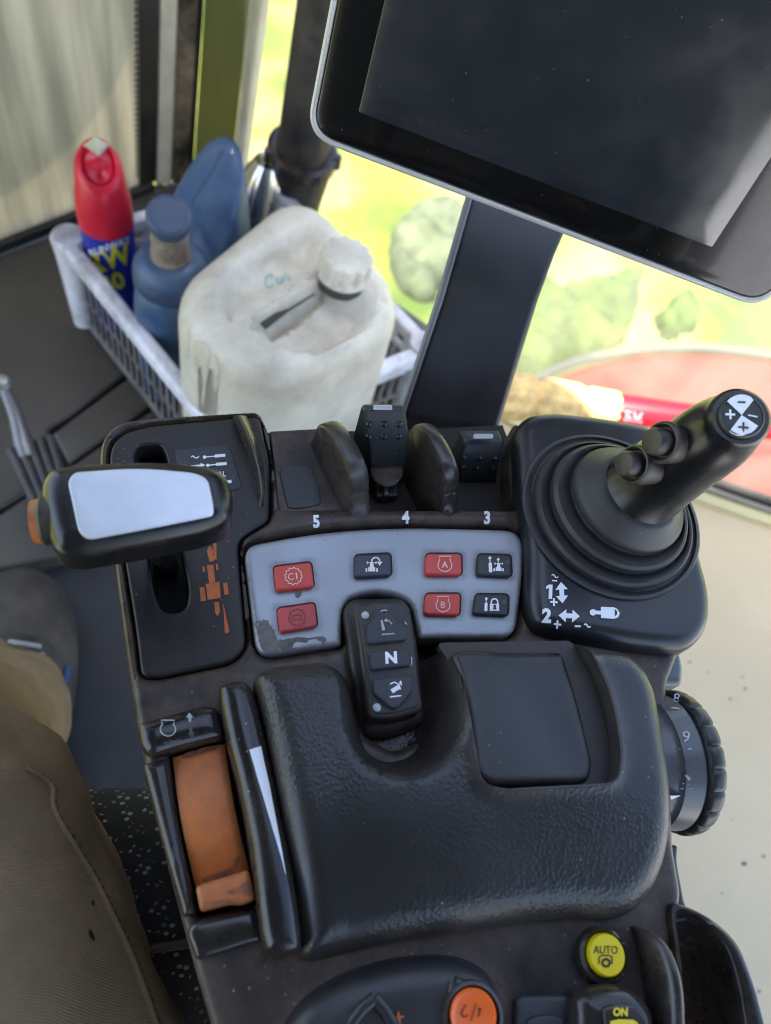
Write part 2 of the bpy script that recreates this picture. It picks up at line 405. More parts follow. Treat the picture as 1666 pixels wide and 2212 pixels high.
def text(s, cx, cy, hpx, rot=0, bold=0.0, xs=1.0, shear=0.0):
    cu = bpy.data.curves.new('txt', 'FONT'); cu.body = s; cu.offset = bold; cu.resolution_u = 3; cu.shear = shear
    o = bpy.data.objects.new('txt', cu); COL.objects.link(o); dg = bpy.context.evaluated_depsgraph_get()
    me = bpy.data.meshes.new_from_object(o.evaluated_get(dg)); v = np.array([p.co[:2] for p in me.vertices]); f = [tuple(p.vertices) for p in me.polygons]
    bpy.data.objects.remove(o); bpy.data.curves.remove(cu); bpy.data.meshes.remove(me)
    lo, hi = v.min(0), v.max(0); k = hpx/(hi[1]-lo[1]); v = (v-(lo+hi)/2)*k; v[:, 0] *= xs
    a = math.radians(rot); x = v[:, 0]*math.cos(a)+v[:, 1]*math.sin(a); y = v[:, 0]*math.sin(a)-v[:, 1]*math.cos(a)
    return [(cx+x[i], cy+y[i]) for i in range(len(x))], f
def one(cx, cy, h, w=.24, rot=0):
    return xf([([(-w*h/2, -.5*h), (w*h/2, -.5*h), (w*h/2, .5*h), (-w*h/2, .5*h)], [(0, 1, 2, 3)]), ([(-w*h/2, -.5*h), (-w*h/2, -.5*h+w*h*.9), (-w*h*1.25, -.5*h+w*h*1.35), (-w*h*1.25, -.5*h+w*h*.55)], [(0, 1, 2, 3)])], cx, cy, 1, rot)
def xf(polys, cx, cy, s=1, rot=0):
    """polys drawn in local px (y down) moved to cx,cy, scaled, turned"""
    a = math.radians(rot); ca, sa = math.cos(a), math.sin(a)
    return [([(cx+s*(x*ca-y*sa), cy+s*(x*sa+y*ca)) for x, y in vs], fs) for vs, fs in polys]

# ================================================================ THE PLACE
FZ = -.5
def prop_mesh(name, bm, m, label, cat, **k): return tag(link(name, bm, m), label, cat, **k)
# ---- outside ground
gm = bpy.data.materials.new('sunlit_grass_and_soil'); gm.use_nodes = True
nt = gm.node_tree; b_ = nt.nodes['Principled BSDF']; b_.inputs['Roughness'].default_value = .9
tc = nt.nodes.new('ShaderNodeTexCoord')
def gn(sc, det):
    n = nt.nodes.new('ShaderNodeTexNoise'); n.inputs['Scale'].default_value = sc; n.inputs['Detail'].default_value = det; nt.links.new(tc.outputs['Object'], n.inputs['Vector']); return n.outputs['Fac']
r1 = nt.nodes.new('ShaderNodeValToRGB'); r1.color_ramp.elements[0].position = .40; r1.color_ramp.elements[0].color = (.25, .225, .08, 1)
r1.color_ramp.elements[1].position = .62; r1.color_ramp.elements[1].color = (.06, .10, .010, 1)
e_ = r1.color_ramp.elements.new(.5); e_.color = (.15, .18, .02, 1)
nt.links.new(gn(1.6, 8), r1.inputs[0]); nt.links.new(r1.outputs[0], b_.inputs['Base Color'])
M['ground'] = gm
bm = bmesh.new(); bmesh.ops.create_grid(bm, x_segments=40, y_segments=40, size=60)
for v in bm.verts: v.co.z = -1.9
tag(link('ground', bm, 'ground'), kind='structure')

# ---- cab floor and rubber mat
M['floor'] = mat('floor_rubber', (.008, .009, .012), .45, bump=.5, bscale=40, dust=(.04, .042, .048), dustamt=.6, dustscale=12)
M['mat'] = mat('dusty_floor_mat', (.055, .048, .039), .5, bump=.25, bscale=120, dust=(.10, .083, .062), dustamt=.85, dustscale=9, specks=.06, speckcol=(.5, .5, .48))
fl = prism_z('cab_floor', [(-1.1, -.6), (1.0, -.6), (1.0, .30), (.80, .44), (.66, .525), (.30, .72), (.05, 1.0), (-.05, 1.08), (-.30, .88), (-1.1, .25)], -.56, -.53, 'floor')
tag(fl, kind='structure')
def fp(x, y, z=FZ): return U(x, y, z)[:2]
t = thing('floor_mat', U(150, 900, FZ), 'dusty ribbed grey rubber mat covering the cab floor beside the crate', 'floor mat')
strips = [
 [(-300, 700), (-300, 1160), (0, 1100), (62, 1062), (107, 925), (160, 895), (282, 800), (210, 700), (135, 500), (0, 552), (-120, 590)],
 [(113, 938), (150, 1000), (331, 872), (420, 790), (330, 760), (284, 812)],
 [(152, 1010), (60, 1071), (0, 1112), (-300, 1175), (-300, 1290), (0, 1232), (120, 1203), (420, 1050), (600, 930), (430, 800), (334, 882)],
]
for i, s_ in enumerate(strips):
    plate('rib_strip', rp(s_, 5), FZ+[.0, -.001, -.003][i], .005, .03, 'mat', t, grid=.02, seg=.02)
plate('mat_back', rp([(135, 498), (330, 765), (430, 800), (620, 900), (980, 740), (520, 420), (420, 400), (330, 398)], 5), FZ-.001, .004, .03, 'mat', t, grid=.03, seg=.03)

# ---- left door with dusty pane
_a = np.array([*U(-420, 700, FZ)[:2]]); _b = np.array([*U(322, 405, FZ)[:2]]); _n = np.array([-(_b-_a)[1], (_b-_a)[0]])
def on_pane(px, py):
    d = ray(px, py); t_ = (_a-CAM[:2]).dot(_n)/d[:2].dot(_n); return CAM+d*t_
WIPE_C = tuple(on_pane(-230, -60)); WIPE_R = float(np.linalg.norm(on_pane(130, 330)-np.array(WIPE_C)))
def glassmat(name, dustcol, base, streak, tint=(1, 1, 1), kind='r', wipe=False):
    m = bpy.data.materials.new(name); m.use_nodes = True; nt = m.node_tree; N = nt.nodes; L = nt.links; N.clear()
    out = N.new('ShaderNodeOutputMaterial'); tr = N.new('ShaderNodeBsdfTransparent'); tr.inputs[0].default_value = (*tint, 1)
    gl = N.new('ShaderNodeBsdfGlossy'); gl.inputs['Roughness'].default_value = .08
    df = N.new('ShaderNodeBsdfDiffuse'); df.inputs[0].default_value = (*dustcol, 1); tl = N.new('ShaderNodeBsdfTranslucent'); tl.inputs[0].default_value = (*dustcol, 1)
    lw = N.new('ShaderNodeLayerWeight'); lw.inputs[0].default_value = .5; pw = N.new('ShaderNodeMath'); pw.operation = 'POWER'; L.new(lw.outputs['Facing'], pw.inputs[0]); pw.inputs[1].default_value = 5
    fr = N.new('ShaderNodeMapRange'); L.new(pw.outputs[0], fr.inputs['Value']); fr.inputs['To Min'].default_value = .04; fr.inputs['To Max'].default_value = .7
    a = N.new('ShaderNodeMixShader'); L.new(fr.outputs[0], a.inputs[0]); L.new(tr.outputs[0], a.inputs[1]); L.new(gl.outputs[0], a.inputs[2])
    d2 = N.new('ShaderNodeMixShader'); d2.inputs[0].default_value = .5; L.new(df.outputs[0], d2.inputs[1]); L.new(tl.outputs[0], d2.inputs[2])
    tc = N.new('ShaderNodeTexCoord'); mp = N.new('ShaderNodeMapping'); mp.inputs['Scale'].default_value = (9, 9, .8) if kind == 'r' else (14, 14, 1.2)
    L.new(tc.outputs['Object'], mp.inputs[0]); n1 = N.new('ShaderNodeTexNoise'); n1.inputs['Scale'].default_value = 2.2; n1.inputs['Detail'].default_value = 6; L.new(mp.outputs[0], n1.inputs[0])
    n2 = N.new('ShaderNodeTexNoise'); n2.inputs['Scale'].default_value = 4.5; n2.inputs['Detail'].default_value = 8; L.new(tc.outputs['Object'], n2.inputs[0])
    ad = N.new('ShaderNodeMath'); ad.operation = 'ADD'; L.new(n1.outputs[0], ad.inputs[0]); L.new(n2.outputs[0], ad.inputs[1])
    mr = N.new('ShaderNodeMapRange'); mr.inputs['From Min'].default_value = .75; mr.inputs['From Max'].default_value = 1.25; mr.inputs['To Min'].default_value = base; mr.inputs['To Max'].default_value = base+streak
    L.new(ad.outputs[0], mr.inputs['Value']); s_ = N.new('ShaderNodeMixShader'); fo_ = mr.outputs[0]
    if wipe:
        vd = N.new('ShaderNodeVectorMath'); vd.operation = 'DISTANCE'; L.new(tc.outputs['Object'], vd.inputs[0]); vd.inputs[1].default_value = WIPE_C
        w_ = N.new('ShaderNodeMapRange'); w_.inputs['From Min'].default_value = WIPE_R-.004; w_.inputs['From Max'].default_value = WIPE_R+.004; w_.inputs['To Min'].default_value = 0; w_.inputs['To Max'].default_value = 1
        L.new(vd.outputs['Value'], w_.inputs['Value']); mx_ = N.new('ShaderNodeMix'); mx_.data_type = 'RGBA'; L.new(w_.outputs[0], mx_.inputs[0]); mx_.inputs[6].default_value = (dustcol[0]*.80, dustcol[1]*.83, dustcol[2]*.86, 1); mx_.inputs[7].default_value = (*dustcol, 1)
        st_ = N.new('ShaderNodeMapRange'); L.new(n1.outputs[0], st_.inputs['Value']); st_.inputs['From Min'].default_value = .38; st_.inputs['From Max'].default_value = .64; st_.inputs['To Min'].default_value = .62; st_.inputs['To Max'].default_value = 1.1
        vm = N.new('ShaderNodeVectorMath'); vm.operation = 'SCALE'; L.new(mx_.outputs[2], vm.inputs[0]); L.new(st_.outputs[0], vm.inputs['Scale'])
        L.new(vm.outputs[0], df.inputs[0]); L.new(vm.outputs[0], tl.inputs[0])
    L.new(fo_, s_.inputs[0]); L.new(a.outputs[0], s_.inputs[1]); L.new(d2.outputs[0], s_.inputs[2]); L.new(s_.outputs[0], out.inputs[0])
    M[name] = m
glassmat('dusty_door_glass', (.80, .70, .56), .86, .13, kind='l', wipe=True)
glassmat('dusty_window_glass', (.60, .58, .46), .04, .22)
glassmat('tinted_corner_glass', (.24, .23, .12), .40, .35, tint=(.27, .27, .10))
M['beige'] = mat('dirty_beige_paint', (.42, .34, .23), .55, var=.2, varscale=9, dust=(.10, .07, .045), dustamt=.85, dustscale=14)
M['beige2'] = mat('beige_trim', (.72, .64, .48), .5, var=.12, varscale=9, dust=(.22, .17, .11), dustamt=.4, dustscale=14)
M['blackrub'] = mat('black_rubber_seal', (.012, .011, .010), .5, dust=(.09, .07, .05), dustamt=.5, dustscale=15)
M['blackdirty'] = mat('mud_streaked_black', (.03, .025, .02), .5, dust=(.42, .30, .17), dustamt=.95, dustscale=12)
def vwall(name, pa, pb, z0, z1, th, m, parent=None, za=FZ, **k):
    """vertical slab standing on the line between two floor pixels"""
    a = Vector((*fp(*pa, za), 0)); b = Vector((*fp(*pb, za), 0)); n = Vector((-(b-a).y, (b-a).x, 0)).normalized()*th
    if n.dot(a-Vector((CAM[0], CAM[1], 0))) < 0: n = -n
    return prism_z(name, [a, b, b+n, a+n], z0, z1, m, parent, smooth=False, **k)
t = thing('cab_door', U(160, 480, FZ), 'cab door with dusty grey pane and dotted black edge, left of the red-capped spray can', 'door')
vwall('pane', (-420, 700), (322, 405), FZ+.012, .75, .006, 'dusty_door_glass', t)
vwall('lower_rail', (-420, 712), (336, 412), FZ-.005, FZ+.012, .03, 'blackrub', t, bevel=.003)
rub = vwall('edge_seal', (303, 412), (337, 400), FZ+.01, .75, .012, 'blackrub', t)
rub.data.transform(Matrix.Translation((0, -.004, 0)))
# ceramic dots along the pane edge
bm = bmesh.new(); a = Vector((*fp(300, 414), 0)); b = Vector((*fp(-100, 570), 0)); dr = (b-a).normalized(); nn = Vector((dr.y, -dr.x, 0)); nn = nn if nn.y < 0 else -nn
for i in range(150):
    c = a+dr*.003+nn*.0005; z = FZ+.03+i*.0082
    vs = [bm.verts.new((c.x+dr.x*(.0028*math.cos(q)), c.y+dr.y*(.0028*math.cos(q)), z+.0028*math.sin(q))) for q in [j*math.pi/4 for j in range(8)]]; bm.faces.new(vs)
link('printed_dots', bm, 'blackrub', t, smooth=False)
t = thing('corner_pillar', U(370, 400, FZ), 'dirty beige and black cab corner pillar right of the dusty door pane', 'pillar')
vwall('beige_strip', (338, 403), (372, 398), FZ, 1.0, .03, 'beige2', t, bevel=.004)
vwall('dirty_strip', (373, 402), (410, 398), FZ, 1.0, .04, 'blackdirty', t, bevel=.006)
vwall('rubber_seal', (410, 400), (415, 399), FZ, 1.0, .03, 'blackrub', t)
t = thing('corner_window', U(460, 420, FZ), 'narrow yellow-green tinted window between the corner pillar and the pale frame post', 'window')
vwall('pane', (416, 402), (492, 425), FZ, 1.0, .006, 'tinted_corner_glass', t)
vwall('frame_post', (492, 424), (512, 436), FZ, 1.0, .02, 'beige2', t, bevel=.004)
for o_ in list(bpy.data.objects):      # door and corner posts rake slightly to the right
    if o_.type == 'MESH' and o_.parent and o_.parent.name.split('.')[0] in ('cab_door', 'corner_pillar', 'corner_window'):
        for v in o_.data.vertices: v.co.x += .07*(v.co.z-FZ)
# ---- curved side window
wb = [(513, 436), (600, 486), (700, 560), (800, 650), (900, 742), (1000, 815), (1150, 895), (1320, 968), (1500, 1037), (1720, 1112), (2000, 1195)]
wxy = [Vector((*fp(*p), 0)) for p in spl(wb, 4, closed=False)]
t = thing('side_window', wxy[20], 'large curved dusty side window looking out on bright grass behind the monitor', 'window')
def curtain(name, pts, z0, z1, th, m, parent, off=0):
    n = len(pts); loops = []
    for i, p in enumerate(pts):
        d = (pts[min(i+1, n-1)]-pts[max(i-1, 0)]).normalized(); q = Vector((-d.y, d.x, 0)); q = q if q.dot(p) > 0 else -q
        a = p+q*off; loops.append([a+Vector((0, 0, z0)), a+q*th+Vector((0, 0, z0)), a+q*th+Vector((0, 0, z1)), a+Vector((0, 0, z1))])
    return loft(name, loops, m, parent, smooth=False)
curtain('pane', wxy, FZ+.01, 1.0, .005, 'dusty_window_glass', t)
curtain('rubber_seal', wxy, FZ-.012, FZ+.01, .012, 'blackrub', t, -.002)
curtain('bright_trim', wxy, FZ-.014, FZ+.003, .005, mat('worn_metal_trim', (.35, .34, .30), .35, metal=.5, dust=(.3, .26, .15), dustamt=.6), t, -.009)
curtain('sill_strip', wxy, FZ-.02, FZ-.004, .016, mat('yellowed_trim', (.50, .46, .24), .45), t, -.027)
# ---- beige side panel under the window
M['panel'] = mat('beige_side_panel', (.50, .405, .25), .5, bump=.05, bscale=300, var=.07, varscale=3, specks=.0, dust=(.40, .32, .19), dustamt=.5, dustscale=4)
pw = [p for p in wxy if p.x > .36]
pan = [(p.x-.008, p.y-.022) for p in pw]+[(1.3, .2), (1.3, -.9), (.30, -.9), (.30, .55)]
o = prism_z('side_panel', pan, -.60, FZ-.012, 'panel', smooth=False); tag(o, 'beige painted side panel right of the armrest with small brown spots', 'panel')
rs_ = mat('rust_spot', (.10, .07, .045), .7)
for (x, y, r) in [(1578, 1510, 3), (1610, 1488, 3.5), (1650, 1850, 4), (1608, 1866, 6), (1540, 1690, 2), (1640, 2142, 4), (1604, 1462, 2.5), (1530, 1452, 2), (1580, 1770, 2), (1560, 1930, 2.5), (1490, 1430, 3)]:
    bm = bmesh.new(); bm.faces.new([bm.verts.new(U(px, py, FZ-.0115)) for px, py in circ(x, y, r, r*.8, 8)]); link('rust_spot', bm, rs_, o, smooth=False)
# ---- unseen partial roof, added and shaped to block sun and steer reflections
o = prism_z('shade_roof', [(-1.4, -1.2), (1.0, -1.2), (1.0, .0), (.5, .06), (.0, .20), (-.14, .36), (-.18, .80), (-1.4, .80)], .95, 1.03, mat('shade_roof_dark', (.07, .07, .07), .8), smooth=False)
tag(o, 'unseen dark roof slab overhead, added and shaped to block the sun and steer reflections', 'roof')
o = prism_z('rear_reflection_wall', [(-1.2, -.95), (.17, -.95), (.17, -1.0), (-1.2, -1.0)], -.56, .95, mat('rear_reflection_dark', (.03, .03, .034), .7), smooth=False)  # unseen wall, added and sized for the monitor's dark reflection
tag(o, 'unseen dark wall behind the driver seat, added for its reflection in the monitor', 'wall')
bm = bmesh.new(); bm.faces.new([bm.verts.new(p) for p in ((-8, -30, -1.88), (30, -30, -1.88), (30, .3, -1.88), (1.6, .1, -1.88), (-8, -1.2, -1.88))])  # unseen pale ground behind the cab, added to brighten the monitor's reflection
tag(link('pale_reflector_ground', bm, mat('pale_reflector', (.42, .42, .43), .9, var=.2, varscale=3), smooth=False), kind='structure')

# ---- red mudguard outside
M['redpaint'] = mat('sun_faded_red_paint', (.25, .042, .028), .45, var=.12, varscale=3)
M['tyre'] = mat('grey_rubber_rim', (.10, .105, .08), .7)
t = thing('red_mudguard', U(1450, 900, -1.1), 'faded red mudguard with dark rim seen outside the glass behind the joystick', 'mudguard')
og = spl([(1090, 905), (1130, 860), (1180, 820), (1250, 790), (1330, 770), (1430, 760), (1560, 762), (1720, 785), (1900, 900), (1900, 1150), (1500, 1080), (1200, 980)], 6)
plate('guard', og, -1.1, .05, .06, 'redpaint', t, grid=.06, seg=.04)
pts = [V(x, y, -1.09) for x, y in spl([(1080, 915), (1120, 855), (1175, 812), (1250, 781), (1330, 763), (1430, 752), (1560, 754), (1720, 776)], 5, closed=False)]
tube('rubber_rim', pts, .014, 'tyre', t, n=10)
# ---- weeds outside: green mounds; those beside the post have shade put into their colour
def weed_shade(pts, label, col, seedn):
    rg = random.Random(seedn); q = [(x+rg.uniform(-7, 7), y+rg.uniform(-7, 7)) for x, y in spl(pts, 4)]
    m = mat('weed_shade_green', col, .8, bump=1.0, bscale=30, var=.45, varscale=9)
    o = plate('weed_shade_patch', q, -1.80, .07, .10, m, None, grid=.03, zo=-1.86, seg=.03, zf=lambda x, y, d: .03*np.sin(x*17+seedn)*np.cos(y*21)+.015*np.sin(x*47)*np.sin(y*39))
    return tag(o, label, 'plant')
weed_shade([(1140, 610), (1230, 620), (1330, 585), (1385, 610), (1370, 700), (1320, 750), (1230, 770), (1150, 810), (1110, 750), (1120, 660)], 'broad low weed patch outside the window, shade put into its dark green, right of the monitor post', (.055, .09, .010), 1)
weed_shade([(1420, 690), (1460, 640), (1500, 660), (1510, 700), (1470, 720), (1440, 715)], 'small green weed patch outside, above the red mudguard', (.06, .10, .010), 2)
weed_shade([(850, 500), (900, 440), (980, 450), (1010, 490), (985, 560), (930, 640), (880, 620), (840, 560)], 'weed patch outside the glass, shade put into its grey-green, left of the monitor post', (.075, .09, .045), 3)

# ---- spray can
def vert_thing(px, py, z): return U(px, py, z)
cb = V(260, 714, FZ)+Vector((0, .01, 0)); ax = Vector((.0, .0, 1))
M['canblue'] = mat('blue_can_lacquer', (.012, .03, .30), .25, var=.1)
M['canred'] = mat('red_plastic_cap', (.62, .012, .035), .35, var=.1, varscale=30)
M['canyellow'] = mat('yellow_lettering', (.68, .62, .02), .4)

t = thing('spray_can', cb, 'blue spray can with red cap and yellow RW 40 lettering in the crate corner', 'spray can')
body = lathe('can_body', cb, ax, [(0, .024), (.002, .030), (.172, .030), (.178, .029), (.180, .020)], 'canblue', t, n=48)
lab0 = body
prf = [(.172, .0305), (.18, .031), (.20, .0305), (.215, .029), (.228, .0265)]
rows = [ringpts(cb+ax*a_, ax, r_, 48) for a_, r_ in prf]
# slanted shoulder with finger recess facing the camera
tocam = Vector((CAM[0]-cb.x, CAM[1]-cb.y, 0)).normalized()
def slant(c, r_, hi, lo):
    out = []
    for p in ringpts(c, ax, r_, 48):
        s_ = (p-c).dot(tocam)/r_; out.append(p+ax*((hi+lo)/2-(hi-lo)/2*s_))
    return out
rows.append(slant(cb+ax*.228, .0245, .030, .004)); rows.append(slant(cb+ax*.228, .021, .036, .007)); rows.append(slant(cb+ax*.228, .018, .036, .007))
rows.append(slant(cb+ax*.228, .0155, .028, .002)); rows.append(slant(cb+ax*.228, .0150, .027, .001)); rows.append(slant(cb+ax*.228, .0135, .031, .006)); rows.append(slant(cb+ax*.228, .008, .032, .007)); rows.append(slant(cb+ax*.228, .001, .032, .007))
cap = loft('cap', rows, 'canred', t)
def pj(p): return project(p)
sc = pj(cb+ax*.228+ax*.03-tocam*.014)
decal('price_sticker', [poly((sc[0]-28, sc[1]-4), (sc[0]-2, sc[1]-22), (sc[0]+30, sc[1]-4), (sc[0]+6, sc[1]+20))], [cap], mat('paper_sticker', (.62, .64, .56), .6), cap, off=.0006)
def on_can(h): return pj(cb+ax*h+tocam*.03)
p1, p2, p3 = on_can(.143), on_can(.108), on_can(.163)
rt = math.degrees(math.atan2(p1[1]-p2[1], p1[0]-p2[0]))+90
decal('lettering', [text('RW', p1[0]-4, p1[1]-2, 46, rt-10, bold=.035, xs=.95), text('40', p2[0]-6, p2[1]+2, 38, rt-14, bold=.035, xs=1.1)], [body], 'canyellow', body, off=.0004)
decal('top_lettering', [text('RUNWAY', p3[0], p3[1], 15, rt-12, bold=.02, xs=1.05)], [body], 'white', body, off=.0004)
decal('fine_print', [line([(p2[0]-25, p2[1]+40), (p2[0]+45, p2[1]+26)], 6), line([(p2[0]-20, p2[1]+54), (p2[0]+45, p2[1]+42)], 3)], [body], mat('pale_blue_print', (.25, .3, .6), .4), body, off=.0004)

# ---- blue jug
M['jug'] = mat('blue_translucent_plastic', (.028, .075, .17), .36, var=.25, varscale=14, dust=(.11, .13, .15), dustamt=.7, dustscale=14)
M['jugd'] = mat('navy_plastic', (.03, .055, .12), .42, dust=(.08, .10, .13), dustamt=.5, dustscale=20)
M['neck'] = mat('grimy_neck', (.28, .22, .17), .6, dust=(.07, .05, .04), dustamt=.8, dustscale=70)
def pz(px, py, z): return V(px, py, z)
nk = pz(370, 560, -.285)
t = thing('blue_jug', (nk.x, nk.y, FZ), 'dusty blue plastic jug with navy flip cap and grimy neck, beside the spray can', 'jug')
c0 = Vector((nk.x, nk.y, FZ))
def oval(c, rx, ry, n=40, rot=0, pw_=2.4):
    out = []
    for i in range(n):
        a = 2*math.pi*i/n; ca, sa = math.cos(a), math.sin(a); x = rx*abs(ca)**(2/pw_)*(1 if ca > 0 else -1); y = ry*abs(sa)**(2/pw_)*(1 if sa > 0 else -1)
        out.append(Vector((c.x+x*math.cos(rot)-y*math.sin(rot), c.y+x*math.sin(rot)+y*math.cos(rot), c.z)))
    return out
RO = math.radians(60)
dirv = Vector((math.cos(RO), math.sin(RO), 0))
jc = c0+dirv*.045
rows = [oval(jc+Vector((0, 0, .004)), .088, .042, rot=RO), oval(jc+Vector((0, 0, .012)), .095, .048, rot=RO), oval(jc+Vector((0, 0, .12)), .095, .048, rot=RO), oval(jc+Vector((0, 0, .155)), .093, .047, rot=RO)]
# shoulder: rises steeply away from the neck to the tall grip
for k_, (sc_, zz_) in enumerate([(.97, .175), (.90, .19), (.80, .198)]):
    l = oval(jc+Vector((0, 0, zz_)), .093*sc_, .047*sc_, rot=RO)
    for p in l:
        s_ = max(0, (p-jc).dot(dirv)/.093+.25); p.z += (.085*s_*(k_+1)/3)
        p += Vector(((jc.x-p.x), (jc.y-p.y), 0))*.28*s_*(k_+1)/3*0
    rows.append(l)
l = oval(jc+Vector((0, 0, .200)), .093*.68, .047*.66, rot=RO)
for p in l:
    s_ = max(0, (p-jc).dot(dirv)/.093+.25); p.z += .105*s_; p += dirv*.022*s_
rows.append(l)
jb = loft('jug_body', rows, 'jug', t, subsurf=1)
decal('mould_seam', [line(spl([(482, 325), (455, 372), (425, 420), (405, 462), (398, 500)], 5, closed=False), 2.2)], [jb], 'jugd', jb, off=.0006)
axn = Vector((0, -.05, 1)).normalized()
cn = Vector((nk.x, nk.y, -.292))
lathe('collar', cn, axn, [(-.045, .036), (-.02, .040), (.0, .0395), (.006, .036), (.012, .031), (.014, .027)], 'jug', jb, n=40)
lathe('collar_band', cn, axn, [(-.024, .0405), (-.022, .0415), (-.008, .0412), (-.006, .040)], 'jugd', jb, n=40, cap0=False, cap1=False)
lathe('neck', cn, axn, [(.0, .0200), (.012, .0200), (.013, .0215), (.017, .0215), (.018, .0195), (.066, .0190)], 'neck', t, n=36)
axf = Vector((0, -.45, .9)).normalized(); cn2 = cn+Vector((0, .014, .026))
cp = lathe('flip_cap', cn2, axf, [(.036, .0215), (.040, .0222), (.050, .0222), (.054, .0205), (.055, .019), (.0535, .0175), (.0535, .001)], 'jugd', t, n=36)
tb = cn2+axf*.048
bxp = [tb+Vector((-.018, .010, -.008)), tb+Vector((-.020, .020, -.002)), tb+Vector((-.006, .030, .002)), tb+Vector((.012, .026, .002)), tb+Vector((.018, .012, -.004))]
sweep('cap_tab', bxp, [p-Vector((0, 0, .008)) for p in bxp], 'jugd', cp, bevel=.003)

# ---- white jerry can
M['jerry'] = mat('dirty_white_plastic', (.64, .60, .50), .40, bump=.1, bscale=80, var=.06, varscale=10, dust=(.22, .175, .12), dustamt=.8, dustscale=7, specks=.03, speckcol=(.2, .18, .14))
M['jerryd'] = mat('grime_and_gap_shade', (.06, .05, .04), .7)  # cap ring grime; also the painted shade of the handle gap
bl, bf, brt = None, None, None
zt = -.24
P4 = [U(400, 600, zt)[:2], U(520, 770, zt)[:2], U(850, 640, zt)[:2], U(640, 450, zt)[:2]]
jcx = U(620, 610, zt)[:2]
t = thing('jerry_can', (jcx[0], jcx[1], FZ), 'large grimy off-white plastic jerry can with recessed handle standing in the crate', 'jerry can')
top = rp([(384, 612, 50), (600, 436, 60), (690, 446, 60), (856, 612, 50), (864, 700, 50), (630, 822, 46), (520, 812, 46), (384, 720, 50)], 40, 8)
Tw = resample(np.array([U(x, y, zt-.012)[:2] for x, y in top]), .006)
cen = Tw.mean(0)
def insetl(k, z): return [Vector((*(cen+(q-cen)*k), z)) for q in Tw]
Rr = .05
def pocket(pl, depth, rr):
    L_ = np.array([U(x, y, zt)[:2] for x, y in pl])
    def f(x, y, d):
        Q = np.stack([x, y], 1); ins = inside(Q, L_); dd = dseg(Q, L_); s_ = np.where(ins, dd, -dd); q = np.clip((s_+rr*.35)/rr, 0, 1); return -depth*q*q*(3-2*q)
    return f
f1 = pocket(spl([(490, 690), (478, 640), (510, 590), (600, 530), (660, 500), (690, 520), (690, 575), (600, 640), (530, 690)], 6), .022, .03)
f2 = pocket(spl([(560, 695), (690, 615), (740, 625), (800, 650), (790, 690), (700, 740), (620, 750), (575, 725)], 6), .034, .022)
f3 = pocket(spl([(548, 700), (690, 606), (704, 622), (566, 716)], 2), .022, .008)
jt = plate('jerry_body', top, zt, .032, -(FZ-zt)-.008, 'jerry', t, zf=lambda x, y, d: f1(x, y, d)+f2(x, y, d)+f3(x, y, d)+.012*np.clip(d/.06, 0, 1), grid=.004, zo=zt-.012, seg=.006, rings=6)
h0, h1 = V(515, 690, zt+.004), V(705, 580, zt+.004); hd = (h1-h0).normalized(); hn = Vector((-hd.y, hd.x, 0))
prof_h = [(-.008, -.03), (-.009, -.002), (-.007, .002), (0, .0035), (.007, .002), (.009, -.002), (.008, -.03)]
loft('carry_handle', [[h0+hd*s_+hn*a_+Vector((0, 0, z_-dz)) for a_, z_ in prof_h] for s_, dz in ((-.012, .02), (-.004, .004), (.01, 0), ((h1-h0).length-.01, 0), ((h1-h0).length+.006, .004), ((h1-h0).length+.016, .02))], 'jerry', t)
for q_ in ([(560, 698), (620, 656), (672, 626), (680, 636), (626, 670), (572, 712)],): decal('handle_gap_shade', [ngon(q_)], [jt], 'jerryd', jt, off=.0007)  # dark decal painted in for the shade of the opening under the handle
cc = V(750, 556, zt+.026); axc = Vector((.06, -.02, 1)).normalized()
cloop = []
for tt, r_ in [(-.025, .025), (-.02, .029), (-.018, .0295), (-.0155, .027), (.001, .0265), (.004, .0245), (.0055, .019), (.0065, .010), (.007, .001)]:
    cloop.append([p0+(p0-(cc+axc*tt)).normalized()*(.0016*math.cos(i*2*math.pi/96*12) if .024 < r_ and tt > -.0156 and tt < .0045 else 0) for i, p0 in enumerate(ringpts(cc+axc*tt, axc, r_, 96))])
jcap = loft('screw_cap', cloop, 'jerry', t)
lathe('grimy_ring', cc, axc, [(-.034, .026), (-.026, .0295), (-.022, .0295), (-.02, .027)], 'jerryd', jcap, n=40)
teal = mat('teal_marker', (.12, .42, .42), .6)
decal('marker_scrawl', [line([(590, 600), (582, 592), (575, 600), (573, 616), (582, 622), (592, 615)], 3.2), line([(598, 600), (600, 614), (608, 612), (608, 598)], 3.2), line([(608, 612), (614, 606), (618, 590)], 3), line([(624, 596), (625, 608)], 3)], [jt], teal, jt, off=.0006)
stain = mat('brown_drip', (.50, .44, .34), .6, dust=(.62, .58, .48), dustamt=.9, dustscale=60)
for q_ in ([(420, 735), (450, 745), (452, 790), (446, 830), (442, 868), (436, 868), (438, 820), (434, 790), (424, 800), (420, 770)], [(462, 770), (470, 772), (474, 815), (466, 850), (460, 812)], [(398, 700), (410, 716), (408, 760), (400, 776), (396, 740)],
           [(700, 770), (730, 756), (760, 742), (752, 752), (722, 770), (704, 778)], [(560, 560), (600, 540), (616, 545), (590, 560), (566, 572)], [(800, 600), (826, 622), (838, 650), (828, 652), (812, 630), (798, 612)]):
    decal('dirt_streak', [worn0(q_)], [jt], stain, jt, off=.0005, thick=False)

